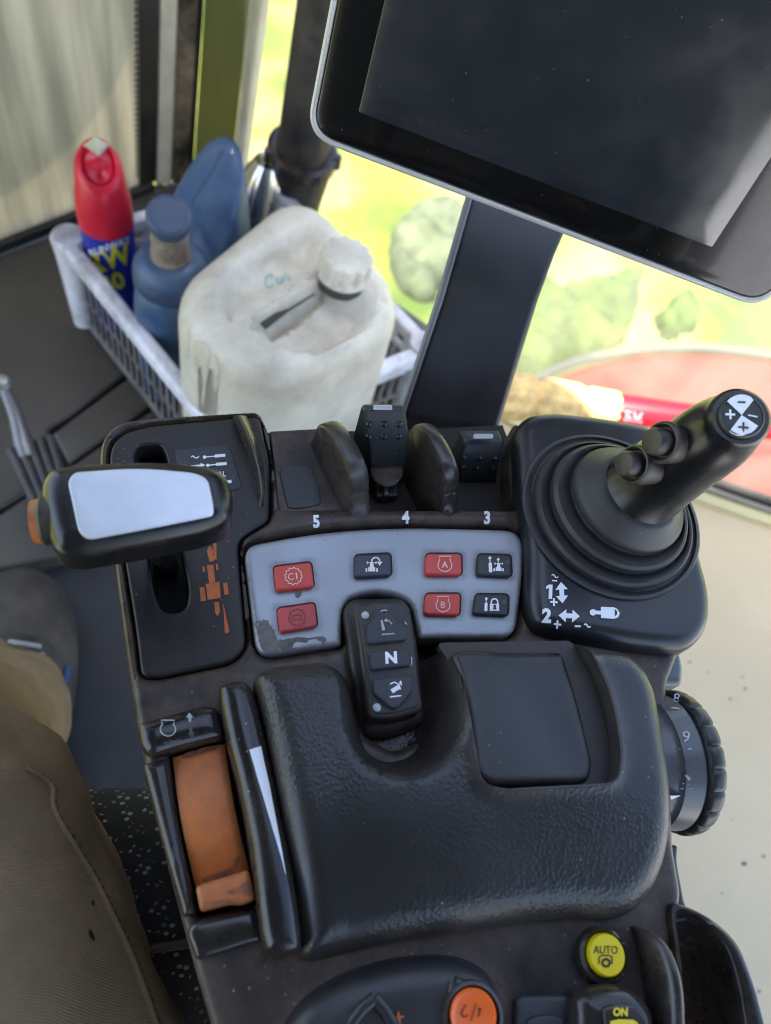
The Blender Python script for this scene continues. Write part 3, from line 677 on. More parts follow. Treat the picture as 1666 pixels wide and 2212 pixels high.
# ---- white crate
M['tubem'] = mat('scuffed_black_tube', (.020, .018, .017), .45, bump=.15, bscale=70, dust=(.13, .11, .09), dustamt=.55, dustscale=14)
M['crate'] = mat('white_crate_plastic', (.74, .74, .80), .45, bump=.1, bscale=90, dust=(.08, .06, .05), dustamt=.9, dustscale=11, var=.06)
rz = -.36
M['cratelow'] = mat('muddy_shaded_crate_wall', (.20, .185, .18), .6, dust=(.05, .04, .035), dustamt=.8, dustscale=25)  # muddy slats, also coloured darker for the shade below the rim
A = V(150, 520, rz); B = V(478, 925, rz); Cc = V(915, 752, rz)
D_ = A+(Cc-B)
t = thing('plastic_crate', ((A+Cc)/2).xy.to_3d()+Vector((0, 0, FZ)), 'scuffed white plastic crate holding the jerry can, blue jug and spray can', 'crate')
def wallrim(a, b, cross, name='rim', parent=t):
    """rolled rim plus slatted wall between two corners"""
    d = (b-a).normalized(); n = Vector((-d.y, d.x, 0)); n = n if n.dot((A+Cc)/2-a) < 0 else -n
    pf = [(-.004, -.010), (-.004, .004), (-.001, .007), (.010, .007), (.014, .003), (.014, -.012), (.010, -.012), (.010, .001), (.0, .001), (.0, -.010)]
    w = sweep(name, [a+n*x+Vector((0, 0, z)) for x, z in pf], [b+n*x+Vector((0, 0, z)) for x, z in pf], 'crate', parent, bevel=.002)
    Ln = (b-a).length; bm = bmesh.new()
    def bx(s0, s1, z0, z1, y0=-.001, y1=.003):
        vs = [a+d*s_+n*y_+Vector((0, 0, z_)) for s_ in (s0, s1) for y_ in (y0, y1) for z_ in (z0, z1)]; vs = [bm.verts.new(v) for v in vs]
        for f in ((0, 1, 3, 2), (4, 6, 7, 5), (0, 4, 5, 1), (2, 3, 7, 6), (0, 2, 6, 4), (1, 5, 7, 3)): bm.faces.new([vs[i] for i in f])
    bx(.02, Ln-.02, -.012, -.004); bx(.02, Ln-.02, -.034, -.026)
    k_ = int(Ln/.03)
    for i in range(k_+1): s_ = .02+(Ln-.048)*i/k_; bx(s_, s_+.012, -.030, -.008, -.0006, .0026)
    bmesh.ops.recalc_face_normals(bm, faces=bm.faces); link('slatted_wall', bm, 'crate', parent, smooth=False)
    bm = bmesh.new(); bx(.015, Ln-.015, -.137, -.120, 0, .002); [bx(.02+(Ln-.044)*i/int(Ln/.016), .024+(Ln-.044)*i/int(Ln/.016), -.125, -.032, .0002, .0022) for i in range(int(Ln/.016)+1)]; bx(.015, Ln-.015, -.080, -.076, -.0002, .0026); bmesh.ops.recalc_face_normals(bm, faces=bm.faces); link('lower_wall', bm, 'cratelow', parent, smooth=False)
for a, b in ((A, B), (B, Cc), (Cc, D_), (D_, A)): wallrim(a, b, None)
for c_ in (A, B, Cc, D_):
    o_ = (c_-(A+Cc)/2).normalized()
    lathe('corner_post', Vector((c_.x, c_.y, FZ+.002)), (0, 0, 1), [(0, .010), (.003, .014), (.12, .0185), (-FZ+rz+.003, .021), (-FZ+rz+.008, .018), (-FZ+rz+.0085, .001)], 'crate', t, n=24)
prism_z('crate_base', [A.xy, B.xy, Cc.xy, D_.xy], FZ+.002, FZ+.006, 'tubem', t, smooth=False)
loft('crate_shadow_liner', [[A.xy.to_3d()+Vector((0, 0, FZ+.0065))]*4]*2, 'crate', t) if False else None

# ---- black tube with clamp
t = thing('black_tube', V(640, 440, FZ), 'thick scuffed black tube with clamp rising between the jerry can and the monitor', 'tube')
M['tubem'] = mat('scuffed_black_tube', (.020, .018, .017), .45, bump=.15, bscale=70, dust=(.13, .11, .09), dustamt=.55, dustscale=14)
b0 = V(628, 425, -.40); b1 = V(650, 350, -.32); b2 = V(712, 0, -.10)
dd = (b2-b1).normalized()
tube('lower_sleeve', [b0-dd*.12, b0, b1, b1+dd*.02], [.042, .042, .041, .038], 'tubem', t, n=32)
tube('upper_pipe', [b1, b1+dd*.5, b1+dd*1.0], [.033, .032, .032], 'tubem', t, n=32)
cl = tube('clamp_collar', [b1+dd*.004, b1+dd*.007, b1+dd*.022, b1+dd*.026], [.042, .045, .045, .040], 'gloss', t, n=32)
sp = b1+dd*.015
for sgn in (-1, 1):
    p = sp+Vector((sgn*.043, -.01, 0)); tube('clamp_screw', [p-Vector((0, 0, .008)), p+Vector((0, 0, .008))], .006, 'gloss', cl, n=10)
# ---- chrome bowl behind the jug
cbz = V(548, 400, -.36)
t = thing('metal_flask', (cbz.x, cbz.y, FZ), 'shiny metal flask with black base wedged between the blue jug and black tube', 'flask')
lathe('flask_body', Vector((cbz.x, cbz.y, FZ)), (0.1, 0, 1), [(.03, .033), (.13, .034), (.16, .028), (.18, .018), (.185, .001)], mat('polished_steel', (.75, .74, .72), .16, metal=1), t, n=36)
lathe('black_base', Vector((cbz.x, cbz.y, FZ)), (0.1, 0, 1), [(0, .036), (.11, .038), (.113, .036)], 'gloss', t, n=36)

# ---- broom
M['straw'] = mat('bound_straw', (.66, .45, .17), .55, bump=.9, bscale=90, var=.28, varscale=60)
M['redtape'] = mat('red_tape', (.40, .004, .014), .4)
t = thing('straw_broom', V(1300, 880, -.40), 'straw broom with segmented yellow stalks and red taped handle lying along the window', 'broom')
bp0, bp1 = V(1040, 848, -.40), V(1345, 884, -.375); bd = (bp1-bp0); L0 = bd.length; bd.normalize()
seg = [(0, .034), (.30, .033), (.34, .031)]
def straw(p, q, ra, rb, nm):
    pts = []; rr = []
    for i in range(9):
        s_ = i/8; pts.append(p+(q-p)*s_); rr.append((ra+(rb-ra)*s_)*(1-.13*abs(2*s_-1)**6))
    o = tube(nm, pts, rr, 'straw', t, n=36); me = o.data
    for v in me.vertices:
        c_ = p+bd*((v.co-p).dot(bd)); r_ = (v.co-c_); a_ = math.atan2(r_.dot(Vector((0, 0, 1))), r_.dot(Vector((bd.y, -bd.x, 0)))); v.co = c_+r_*(1+.05*math.sin(a_*9)+.025*math.sin(a_*23))
    return o
e1, e2, e3, e4 = [bp0+bd*(L0*k_) for k_ in (0, .38, .72, .98)]
straw(e1, e2, .030, .028, 'stalk_bundle'); straw(e2, e3, .028, .024, 'stalk_bundle'); straw(e3, e4, .023, .020, 'stalk_bundle')
th = tube('taped_handle', [e4-bd*.004, e4+bd*.001, e4+bd*.06, e4+bd*.30], [.0185, .019, .0175, .014], 'redtape', t, n=28)
decal('tape_print', [text('БМ', 1368, 900, 22, 8, bold=.03)], [th], mat('pink_print', (.75, .30, .34), .5), th, off=.0005)

# ---- pedal on the floor
t = thing('foot_pedal', V(75, 1020, FZ+.05), 'ribbed black foot pedal with ball-ended arm on the floor mat', 'pedal')
pz_ = FZ+.06
pd = plate('pedal_pad', rp([(15, 968), (113, 936), (145, 1020), (160, 1100), (100, 1150), (60, 1065)], 8), pz_, .004, .012, 'tubem', t, grid=.01)
for k_ in range(5):
    f_ = k_/4; a = np.array([22, 972])*(1-f_)+np.array([108, 944])*f_; b = np.array([98, 1135])*(1-f_)+np.array([152, 1085])*f_
    tube('pad_rib', [V(*a, pz_+.002), V(*b, pz_+.002)], .005, 'tubem', pd, n=8)
tube('pedal_arm', [V(60, 990, pz_-.004), V(35, 900, pz_+.01), V(8, 835, pz_+.02)], [.012, .008, .006], mat('grey_steel', (.16, .16, .17), .4, metal=.6), t, n=12)
lathe('ball_end', V(6, 828, pz_+.024), (0, 0, 1), [(-.009, .001), (-.007, .007), (0, .0095), (.007, .007), (.009, .001)], mat('bright_ball', (.4, .4, .4), .3, metal=.7), t, n=20)

# ================================================================ ARMREST CONSOLE
con = thing('armrest_console', U(850, 1500, 0), 'dusty black tractor armrest console with joystick, drive lever, red buttons and padded armrest', 'control console')
gate_out = rp([(236, 1000, 30), (242, 962, 30), (268, 936, 45), (322, 921, 30), (520, 903, 4), (560, 903, 12), (583, 1000, 30), (582, 1125, 18), (545, 1146, 25), (514, 1168, 25), (517, 1230, 30), (531, 1400, 22), (500, 1432, 20), (340, 1464, 20), (306, 1462, 22), (294, 1360, 60)], 10)
slot = rp([(289, 985, 20), (300, 963, 18), (348, 960, 20), (360, 985, 18), (378, 1120, 40), (410, 1275, 25), (402, 1322, 26), (350, 1327, 28), (330, 1270, 30), (316, 1140, 40)], 12)
deck_out = rp([(214, 990, 20), (222, 945, 30), (255, 912, 55), (330, 902, 40), (500, 892, 8), (560, 889, 16), (580, 930, 30), (606, 1101, 4), (1113, 1102, 4), (1100, 1010, 10), (1108, 915, 10), (1200, 930), (1420, 960), (1480, 1100), (1490, 1350), (1440, 1480), (1455, 1830, 20), (1472, 1930), (1455, 2060), (1470, 2212), (1480, 2450), (480, 2450), (470, 2260, 60), (432, 2130, 40), (392, 1985, 50), (345, 1800, 80), (300, 1590, 60), (262, 1330, 80), (238, 1130, 60)], 14)
thr_hole = rp([(366, 1630, 6), (488, 1600, 6), (520, 1760, 60), (556, 1900, 30), (562, 1950, 6), (428, 1982, 6), (398, 1830, 60)], 6)
silv = rp([(526, 1180, 34), (700, 1149, 120), (870, 1139, 120), (1131, 1146, 46), (1130, 1240, 60), (1112, 1378, 34), (905, 1379, 8), (890, 1300, 30), (820, 1276, 60), (752, 1294, 26), (737, 1320, 20), (738, 1394, 6), (556, 1422, 40)], 10)
well = spl([(728, 1405), (757, 1474), (771, 1536), (778, 1587), (798, 1625), (847, 1649), (905, 1634), (945, 1582), (953, 1500), (944, 1405), (940, 1270), (730, 1280)], 6)
body = plate('console_body', deck_out, 0, .0045, .11, 'deck', con, holes=[grow(gate_out, 3), thr_hole, grow(silv, 4), rp([(745, 1270), (945, 1290), (950, 1500), (930, 1590), (850, 1625), (790, 1590), (770, 1500)], 20)], grid=.003, seg=.003)
prism_z('inner_tray', [U(x, y, -.018)[:2] for x, y in [(240, 960), (560, 935), (1080, 925), (1160, 1100), (1160, 1400), (940, 1640), (600, 2000), (420, 2000), (290, 1500)]], -.05, -.018, 'void', con, smooth=False)
gate = plate('lever_gate', gate_out, .0004, .0016, .012, 'gate', con, holes=[slot], grid=.006, seg=.0025)
link('console_core', bmesh.new(), 'void', con) if False else None
# raised ridge at the right of the gate
rdg = [(527, 905, .0), (548, 960, .0), (561, 1040, .0), (568, 1098, .0)]
rows = []
for k_, (x, y, hh, wl, wr) in enumerate([(508, 898, .014, 8, 26), (528, 935, .014, 10, 24), (545, 985, .012, 10, 22), (556, 1030, .010, 9, 18), (561, 1070, .006, 7, 12), (562, 1093, .001, 4, 6)]):
    rows.append([V(x-wl, y, .0), V(x-wl*.4, y, hh*.5), V(x+3, y-1, hh*.9), V(x+8, y-1, hh), V(x+12, y-1, hh*.97), V(x+wr*.8, y, hh*.6), V(x+wr, y, 0)])
loft('gate_ridge', rows, 'fin', gate, closed=False, subsurf=2)
# label plate
lab = plate('label_plate', rp([(378, 972, 5), (496, 961, 8), (524, 1053, 10), (500, 1060, 5), (395, 1066, 5)], 5), .0012, .0006, .002, 'key', gate)
decal('gate_marks', [
    line([(413, 988), (417, 985), (421, 989), (426, 990), (430, 986)], 2.4),
    line([(441, 988), (465, 986)], 2.4), poly(*circ(442, 988, 3.6)), line([(464, 986), (487, 984)], 6.5),
    line([(413, 1008), (434, 1006)], 4), poly((433, 1001), (444, 1005), (434, 1011)), poly(*circ(449, 1006, 3.6)), line([(449, 1006), (468, 1004)], 2.6), line([(467, 1004), (490, 1002)], 6.5),
    text('NEUTRAL', 455, 1026, 11.5, -3, bold=.02, xs=1.0), line([(470, 1044), (500, 1041)], 6.5)], [lab], 'white', lab)
# orange tractor emblem
def tr(*p): return p
decal('tractor_emblem', [
    poly((457, 1148), (467, 1146), (468, 1210), (463, 1208)),
    poly((447, 1190), (453, 1178), (460, 1188), (463, 1212), (453, 1214)),
    poly((447, 1222), (461, 1220), (465, 1258), (452, 1260)),
    poly((444, 1262), (474, 1257), (477, 1292), (449, 1297)),
    poly((437, 1225), (441, 1224), (443, 1236), (439, 1237)), poly((466, 1219), (470, 1218), (472, 1232), (468, 1233)),
    poly((431, 1270), (441, 1269), (446, 1298), (434, 1300)), poly((482, 1260), (491, 1259), (494, 1284), (485, 1286)),
    poly((463, 1302), (473, 1301), (475, 1322), (470, 1332), (465, 1325)), poly((482, 1302), (496, 1366), (486, 1370))], [gate], 'orangemark', gate)
# ---- switch panel
panel = plate('switch_panel', silv, .0022, .0022, .012, 'silver', con, grid=.0016, seg=.0025)
bz = .0022
def worn(name, pts, seedn):
    rg = random.Random(seedn); q = spl(pts, 5); q = [(x+rg.uniform(-2.2, 2.2), y+rg.uniform(-2.2, 2.2)) for x, y in q]; return ngon(q)
decal('worn_paint_patch', [worn('a', [(552, 1345), (575, 1341), (590, 1358), (600, 1380), (602, 1398), (597, 1410), (570, 1405), (562, 1388), (556, 1365)], 1), worn('b', [(599, 1385), (640, 1378), (700, 1377), (700, 1392), (680, 1400), (620, 1403), (602, 1400)], 2), worn('c', [(636, 1281), (650, 1280), (648, 1289), (641, 1290)], 3)], [panel], 'bare', panel, off=.0002)
def button(pts, m, label=None, dark=None):
    q = rp(pts, 9)
    b = plate('push_button', q, bz+.0032, .0010, .004, m, con, grid=.004, seg=.0015, zo=bz+.0028)
    plate('button_gap', grow(q, 2.6), bz+.00025, 0, .001, 'void', b, grid=.006, seg=.0025)
    if label: b['label'] = label
    return b
c1 = button([(591, 1224), (672, 1214), (679, 1267), (597, 1276)], 'red', 'red button marked C1')
c2 = button([(599, 1314), (680, 1302), (686, 1352), (605, 1366)], 'red2', 'faded red button with worn C2 mark')
ut = button([(767, 1199), (844, 1195), (846, 1243), (767, 1247)], 'bluebtn', 'navy button with turning tractor symbol')
ba = button([(921, 1196), (997, 1196), (998, 1242), (920, 1241)], 'red', 'red button marked A')
bb = button([(920, 1282), (995, 1282), (993, 1329), (917, 1327)], 'red', 'red button marked B')
d1 = button([(1033, 1197), (1104, 1199), (1106, 1245), (1031, 1242)], 'blackbtn', 'black button with cylinder and tractor symbol')
d2 = button([(1028, 1283), (1099, 1284), (1098, 1330), (1023, 1326)], 'blackbtn', 'black button with cylinder and padlock symbol')
def gear(cx, cy): return line(gearpts(cx, cy, 17.5, 12, .07), 1.7, True)
decal('button_mark', [gear(634, 1245), text('C', 628, 1246, 14, -5)]+one(641, 1245, 14, .16, -5)+[], [c1], 'cream', c1)
decal('button_mark', [gear(642, 1334), text('C2', 642, 1334, 13, -5)], [c2], 'redfaint', c2)
eng = [(-13, -17), (13, -17), (11, -9), (15, 0), (14, 8), (8, 14), (0, 16.5), (-8, 14), (-14, 8), (-15, 0), (-11, -9)]
decal('button_mark', xf([line(eng, 2.4, True), text('A', 0, 1, 14, 0, bold=.03)], 961, 1219), [ba], 'paleprint', ba)
decal('button_mark', xf([line(eng, 2.2, True), text('B', 0, 1, 14, 0, bold=.01)], 957, 1306), [bb], 'paleprint', bb)
def trac(s=1): return [poly((-4, -10), (4, -10), (5, 2), (9, 4), (9, 14), (-9, 14), (-9, 4), (-5, 2)), line([(-11, -11), (-11, -5)], 3), line([(11, -11), (11, -5)], 3), line([(-13.5, 6), (-13.5, 15)], 4.2), line([(13.5, 6), (13.5, 15)], 4.2), line([(-11, -8), (11, -8)], 1.6)]
decal('button_mark', xf(trac(), 803, 1223, .85)+[line([(803, 1214)]+[(803+8.5-8.5*math.cos(math.radians(a)), 1213-8*math.sin(math.radians(a))) for a in range(0, 181, 20)], 3), poly((814, 1214), (826, 1214), (820, 1223))], [ut], mat('warm_white_print', (.75, .70, .62), .5), ut)
cyl = [line([(0, -14), (0, -2)], 2.2), line([(0, -4), (0, 14)], 7.5), poly(*circ(0, -15, 3.4)), poly(*circ(0, 14, 4.2))]
decal('button_mark', xf(cyl, 1059, 1220, .95, -3)+xf(trac(), 1077, 1224, .72)+[line([(1076, 1216), (1076, 1210)], 2), poly((1072, 1211), (1076, 1205), (1080, 1211))], [d1], 'white', d1)
decal('indicator_dot', [poly(*circ(1096, 1215, 4.5))], [d1], 'leddark', d1)
padlock = [poly((-10, -2), (10, -2), (10, 13), (-10, 13)), line([(-7, -2)]+[(-7*math.cos(math.radians(a)), -5-8*math.sin(math.radians(a))) for a in range(0, 181, 20)]+[(7, -2)], 3)]
decal('button_mark', xf(cyl, 1050, 1306, .82, 2)+xf(padlock, 1068, 1307), [d2], 'white', d2)
decal('keyhole', [poly(*circ(1068, 1310, 3)), poly((1066, 1311), (1070, 1311), (1072, 1318), (1064, 1318))], [d2], 'dark', d2, off=.0007)
decal('indicator_dot', [poly(*circ(1089, 1301, 4.5))], [d2], 'leddark', d2)
# bay numbers
for s_, x, y, r_ in (('5', 683, 1124, -4), ('4', 876, 1114, 0), ('3', 1052, 1116, 1)):
    decal('bay_number', [text(s_, x, y+3, 27, r_, bold=.045, xs=.86)], [body], 'white', body, off=.0005)

# ---- rocker keypad module
mz = .014
mod = plate('keypad_module', rp([(764, 1312, 14), (800, 1298, 40), (868, 1296, 30), (886, 1312, 12), (915, 1535, 14), (850, 1553, 60), (795, 1552, 14)], 10), mz, .0022, .045, 'skirt', con, grid=.005, seg=.002)
plate('module_skirt', rp([(737, 1318, 16), (755, 1293, 30), (868, 1290, 26), (887, 1310, 12), (906, 1410, 40), (918, 1560, 16), (850, 1592, 60), (785, 1590, 16), (765, 1500, 40)], 10), .003, .004, .035, 'skirt', mod, grid=.006, seg=.0025)
face = plate('keypad_face', rp([(774, 1325, 10), (800, 1306, 30), (864, 1305, 16), (877, 1318, 8), (905, 1525, 8), (850, 1541, 50), (808, 1541, 8)], 8), mz+.0008, .0006, .003, 'keypad', mod, grid=.006, seg=.002)
kz = mz+.0034
k1 = plate('up_key', rp([(792, 1354, 6), (820, 1322, 8), (838, 1322, 8), (876, 1351, 6), (879, 1382, 6), (795, 1391, 6)], 6), kz, .001, .003, 'key', mod, grid=.005, seg=.0015)
k2 = plate('neutral_key', rp([(797, 1409), (883, 1402), (888, 1437), (803, 1447)], 5), kz, .001, .003, 'key', mod, grid=.005, seg=.0015)
k3 = plate('down_key', rp([(804, 1467, 6), (890, 1458, 6), (894, 1490, 8), (860, 1530, 8), (846, 1530, 8), (808, 1499, 6)], 6), kz, .001, .003, 'key', mod, grid=.005, seg=.0015)
decal('key_mark', [text('N', 845, 1421, 26, -3, bold=.05, xs=1.05)], [k2], 'white', k2)
decal('key_mark', [line([(825, 1371), (852, 1369)], 2.6), line([(829, 1362), (824, 1340)], [7, 4]), line([(847, 1349), (841, 1342), (833, 1340)], 2), poly((829, 1341), (836, 1336), (836, 1345))], [k1], 'greyprint', k1)
decal('key_mark', [line([(842, 1506), (867, 1503)], 3), line([(846, 1494), (862, 1484)], [10, 9]), line([(843, 1478), (852, 1474), (862, 1480), (865, 1490)], 3), poly((861, 1475), (867, 1470), (868, 1482))], [k3], 'white', k3)
decal('worn_key_edge', [line([(822, 1322), (829, 1319), (836, 1320)], 1.6), line([(874, 1344), (878, 1350)], 1.6), line([(888, 1420), (889, 1436), (885, 1438)], 1.4)], [face, k1, k2], 'white', face, off=.0006)
for x, y in ((789, 1330), (814, 1529)):
    lathe('indicator_lamp', V(x, y, mz+.0006), (0, 0, 1), [(0, .0018), (.0008, .0017), (.0013, .001), (.0014, .0001)], 'led', mod, n=18)

# ---- lever bays
prism_z('bay_floor', [U(x, y, -.03)[:2] for x, y in [(690, 938), (1086, 918), (1150, 1090), (1150, 1150), (730, 1150)]], -.05, -.03, 'void', con, smooth=False)
b5 = plate('bay_plate', rp([(584, 932, 3), (694, 926, 3), (745, 1104, 3), (603, 1106, 3)], 3), -.003, .0006, .03, 'deck', con, grid=.006)
cov = plate('blank_cover', rp([(603, 1016, 7), (614, 1008, 5), (640, 1005, 20), (672, 1007, 6), (690, 1050, 20), (694, 1088, 8), (660, 1098, 20), (622, 1098, 8), (612, 1060, 20)], 6), -.0022, .0005, .002, 'blackbtn', b5, grid=.004, seg=.002)
plate('rear_bar', rp([(582, 926), (690, 921), (1090, 902), (1100, 930), (690, 944), (586, 950)], 3), -.006, .001, .05, 'deck', con, grid=.01) if False else None
def fin(Bk, Fr, hts, wid, tilt=0):
    """curved divider blade: base from rear to front, height profile, width to the right"""
    b = V(*Bk, -.004); f = V(*Fr, -.004); n = 80; prof_ = []
    for i in range(n+1):
        s_ = 1-(1-i/n)**1.6; hh = .0283*(max(0.0, 1-abs((s_-.56)/(.70 if s_ < .56 else .44))**(2.4 if s_ < .56 else 3.2)))**(1/2.2)
        prof_.append((b.lerp(f, s_), max(hh, .0130) if s_ > .85 else hh))
    d = (f-b).normalized()
    prof_ += [(f+d*e_, h_) for e_, h_ in ((.0010, .0106), (.0024, .0078), (.0042, .0058), (.0065, .0044), (.0095, .0036))]; w = Vector((d.y, -d.x, 0)); w = w if w.x > 0 else -w; loops = []
    for x_, dz in ((0, -.0022), (.0008, -.0006), (.0026, 0), (wid-.0035, -.0004), (wid-.0012, -.0016), (wid, -.004)):
        top_ = [p+w*x_+Vector((0, 0, max(hh+dz, 0))) for p, hh in prof_]; loops.append([prof_[0][0]+w*(x_-(.006 if x_ < .001 else 0))+Vector((0, 0, -.03))]+top_+[prof_[-1][0]+w*(x_-(.006 if x_ < .001 else 0))+Vector((0, 0, -.03))])
    return loft('bay_divider', loops, 'fin', con)
HT = [(0, .010), (.08, .0185), (.18, .0232), (.3, .0262), (.42, .0276), (.55, .0280), (.68, .0274), (.8, .0256), (.89, .0228), (.95, .0190), (.985, .0140), (.999, .0075), (1, 0)]
fin((678, 962), (748, 1103), HT, .0112)
fin((876, 962), (944, 1100), HT, .0095)
plate('rail_step', rp([(590, 1100), (760, 1098), (900, 1097), (1113, 1098), (1116, 1106), (590, 1108)], 2), .0008, .0006, .01, 'deck', con, grid=.01) if False else None
def paddle(rows, backdy, lab_):
    """rows = [(leftpx,rightpx,y,z)] front face from bottom to top"""
    L_ = [V(a, y, z) for a, b, y, z in rows]; R_ = [V(b, y, z) for a, b, y, z in rows]
    tl, tr_ = L_[-1], R_[-1]
    bk = [(.35, .0008), (.8, -.001), (1, -.004), (1.0, -.06)]
    for s_, dz in bk:
        L_.append(Vector((tl.x, tl.y+backdy*s_, tl.z+dz))); R_.append(Vector((tr_.x, tr_.y+backdy*s_, tr_.z+dz)))
    o = sweep('lever_paddle', L_, R_, 'blackbtn', con, bevel=.0018, segs=3); o['label'] = lab_; return o
pa = paddle([(806, 872, 1040, -.02), (800, 878, 1000, .004), (794, 880, 952, .018), (787, 877, 925, .027), (785, 875, 888, .034)], .006, 'taller paddle, in bay 4')
pb = paddle([(994, 1072, 1060, -.025), (990, 1078, 1012, -.006), (994, 1083, 990, .002), (1004, 1087, 958, .009)], .011, 'lower paddle, in bay 3')
def studs(rows, o):
    for pts, z in rows:
        for x, y in pts:
            lathe('grip_stud', drop(x, y, [bvh(o)], 0), (0, -.5, .86), [(-.001, .0018), (.0004, .0017), (.0011, .0010), (.0014, .0001)], 'grip', o, n=12)
studs([([(798, 916), (831, 916), (863, 916)], .03), ([(798, 942), (831, 942), (863, 942)], .022)], pa)
studs([([(1004, 989), (1037, 990), (1070, 991)], .002), ([(1000, 1009), (1031, 1010), (1064, 1011)], -.005)], pb)
for o, x0, x1, y, z in ((pa, 806, 848, 880, .0365), (pb, 1022, 1066, 942, .0135)):
    sweep('white_insert', [V(x0, y+6, z), V(x0+1, y-5, z), V(x0+1, y-5, z+.0022), V(x0, y+6, z+.0022)], [V(x1, y+6, z), V(x1-1, y-5, z), V(x1-1, y-5, z+.0022), V(x1, y+6, z+.0022)], 'led', o, bevel=.0008)
lathe('pivot_disc', V(836, 1016, -.002), (0, -.35, .9), [(-.002, .0085), (0, .0085), (.001, .007)], 'deck', pa, n=32)
plate('latch', rp([(812, 1038), (858, 1036), (860, 1072), (814, 1074)], 4), -.012, .001, .01, 'blackbtn', pa, grid=.005)
plate('latch_hook', rp([(828, 1046), (840, 1046), (840, 1070), (830, 1070)], 2), -.009, .001, .006, 'knob', pa, grid=.005)

# ---- joystick base and boot
jb_out = rp([(1112, 925, 26), (1140, 899, 20), (1190, 894, 20), (1300, 906, 60), (1412, 928, 34), (1462, 1030, 80), (1500, 1170, 80), (1531, 1290, 50), (1528, 1360, 40), (1488, 1408, 36), (1400, 1406, 40), (1220, 1376, 60), (1148, 1358, 34), (1136, 1290, 40), (1138, 1190, 60), (1120, 1060, 60)], 14)
jbase = plate('joystick_base', jb_out, .012, .008, .05, 'base', con, grid=.005, zo=.006, seg=.003, rings=6)
plate('joystick_base_foot', rp([(1400, 1380), (1466, 1400), (1476, 1440), (1474, 1482), (1400, 1482), (1380, 1420)], 12), -.022, .004, .04, 'knob', con, grid=.01)
JC = []
def hring(cx, cy, w, z, n=72, tiltv=None):
    c = V(cx, cy, z); P0 = [project(p) for p in ringpts(c, (0, 0, 1), .01, 36)]; ww = max(p[0] for p in P0)-min(p[0] for p in P0); return c, .01*w/ww
boot_rows = []
rings = [(1322, 1108, 384, .0118, 0), (1322, 1107, 380, .0135, 0), (1323, 1106, 368, .0138, 0), (1326, 1105, 352, .0120, 0), (1327, 1105, 344, .0122, 0), (1328, 1104, 339, .0160, 0), (1329, 1103, 334, .0178, 0), (1331, 1101, 326, .0186, 1),
         (1335, 1097, 314, .0178, 1), (1338, 1094, 304, .0158, 1), (1340, 1092, 299, .0170, 1), (1341, 1091, 297, .0210, 1), (1342, 1090, 292, .0236, 1), (1345, 1088, 282, .0246, 2), (1350, 1084, 266, .0236, 2), (1355, 1080, 252, .0212, 2), (1358, 1077, 247, .0225, 2), (1359, 1076, 245, .0272, 2), (1361, 1074, 240, .0298, 2), (1363, 1072, 232, .0312, 3), (1368, 1069, 214, .0335, 3), (1376, 1064, 192, .0362, 4), (1382, 1060, 178, .0385, 4), (1384, 1058, 170, .0390, 4)]
loops = []
for cx, cy, w, z, k_ in rings:
    c, r_ = hring(cx, cy, w, z); tl = (.06*k_, .03*k_*-.2, 1); loops.append(ringpts(c, (tl[0]*.5, tl[1]*.5, 1), r_, 96))
boot = loft('boot', loops, 'boot', con)
jst = thing  # joystick grip is a part of the console
GA = [(1386, 1058, .0385, 84), (1393, 1052, .0400, 84), (1420, 1031, .048, 81), (1455, 1006, .060, 80), (1490, 982, .071, 78), (1520, 960, .080, 79), (1548, 940, .0885, 78), (1570, 924, .095, 73), (1584, 914, .0995, 67), (1593, 907, .103, 65.5), (1598, 903, .1055, 64), (1600, 901, .1068, 58)]
cs = [V(x, y, z) for x, y, z, r_ in GA]; loops = []
toc = (Vector(CAM)-cs[-1]).normalized()
for i, (c, gA) in enumerate(zip(cs, GA)):
    d = (cs[min(i+1, len(cs)-1)]-cs[max(i-1, 0)]).normalized()
    s_ = i/(len(cs)-1); d = (Vector((.1, -.05, 1)).normalized()*(1-s_)**2+d*2*s_*(1-s_)+(toc*.75+Vector((.25, .1, .35))).normalized()*s_*s_).normalized()
    ax_, a, b = frame(d); r_ = gA[3]*1.05*pxm(c); loops.append([c+a*r_*math.cos(2*math.pi*j/64)+b*r_*math.sin(2*math.pi*j/64) for j in range(64)])
hd_ax = (toc*.75+Vector((.25, .1, .35))).normalized()
grip = loft('joystick_grip', loops, 'grip', con)
ctr = cs[-1]
hr = GA[-1][3]*pxm(ctr)
hdr = lathe('thumb_pad', ctr-hd_ax*.0006, hd_ax, [(0, hr*.86), (.0016, hr*.86), (.0028, hr*.80), (.0030, hr*.76), (.0024, hr*.74), (.0024, .0001)], 'blackbtn', grip, n=64)
hx, hy = 1602, 897
def hc(x, y): return (hx+x, hy+y)
R4 = 44
def wedge(a0, a1): return poly((hx, hy), *[(hx+R4*.95*math.cos(math.radians(a)), hy+R4*math.sin(math.radians(a))) for a in np.linspace(a0, a1, 8)])
decal('direction_marks', [wedge(-138, -50), wedge(32, 128)], [hdr, grip], 'white', hdr, off=.0003)
decal('direction_marks', [line([(hx-35, hy-2), (hx-14, hy-1)], 4.5), line([(hx-25, hy-12), (hx-24, hy+9)], 4.5), line([(hx+14, hy), (hx+34, hy+4)], 3)], [hdr, grip], 'white', hdr, off=.0003)
decal('direction_marks', [line([(hx-13, hy-28), (hx+8, hy-27)], 4.5), line([(hx-8, hy+26), (hx+14, hy+28)], 4.5), line([(hx+3, hy+16), (hx+2, hy+38)], 4.5)], [hdr, grip], 'blackbtn', hdr, off=.0006)
imgL = Vector(R @ np.array([-1, .12, 0])); 
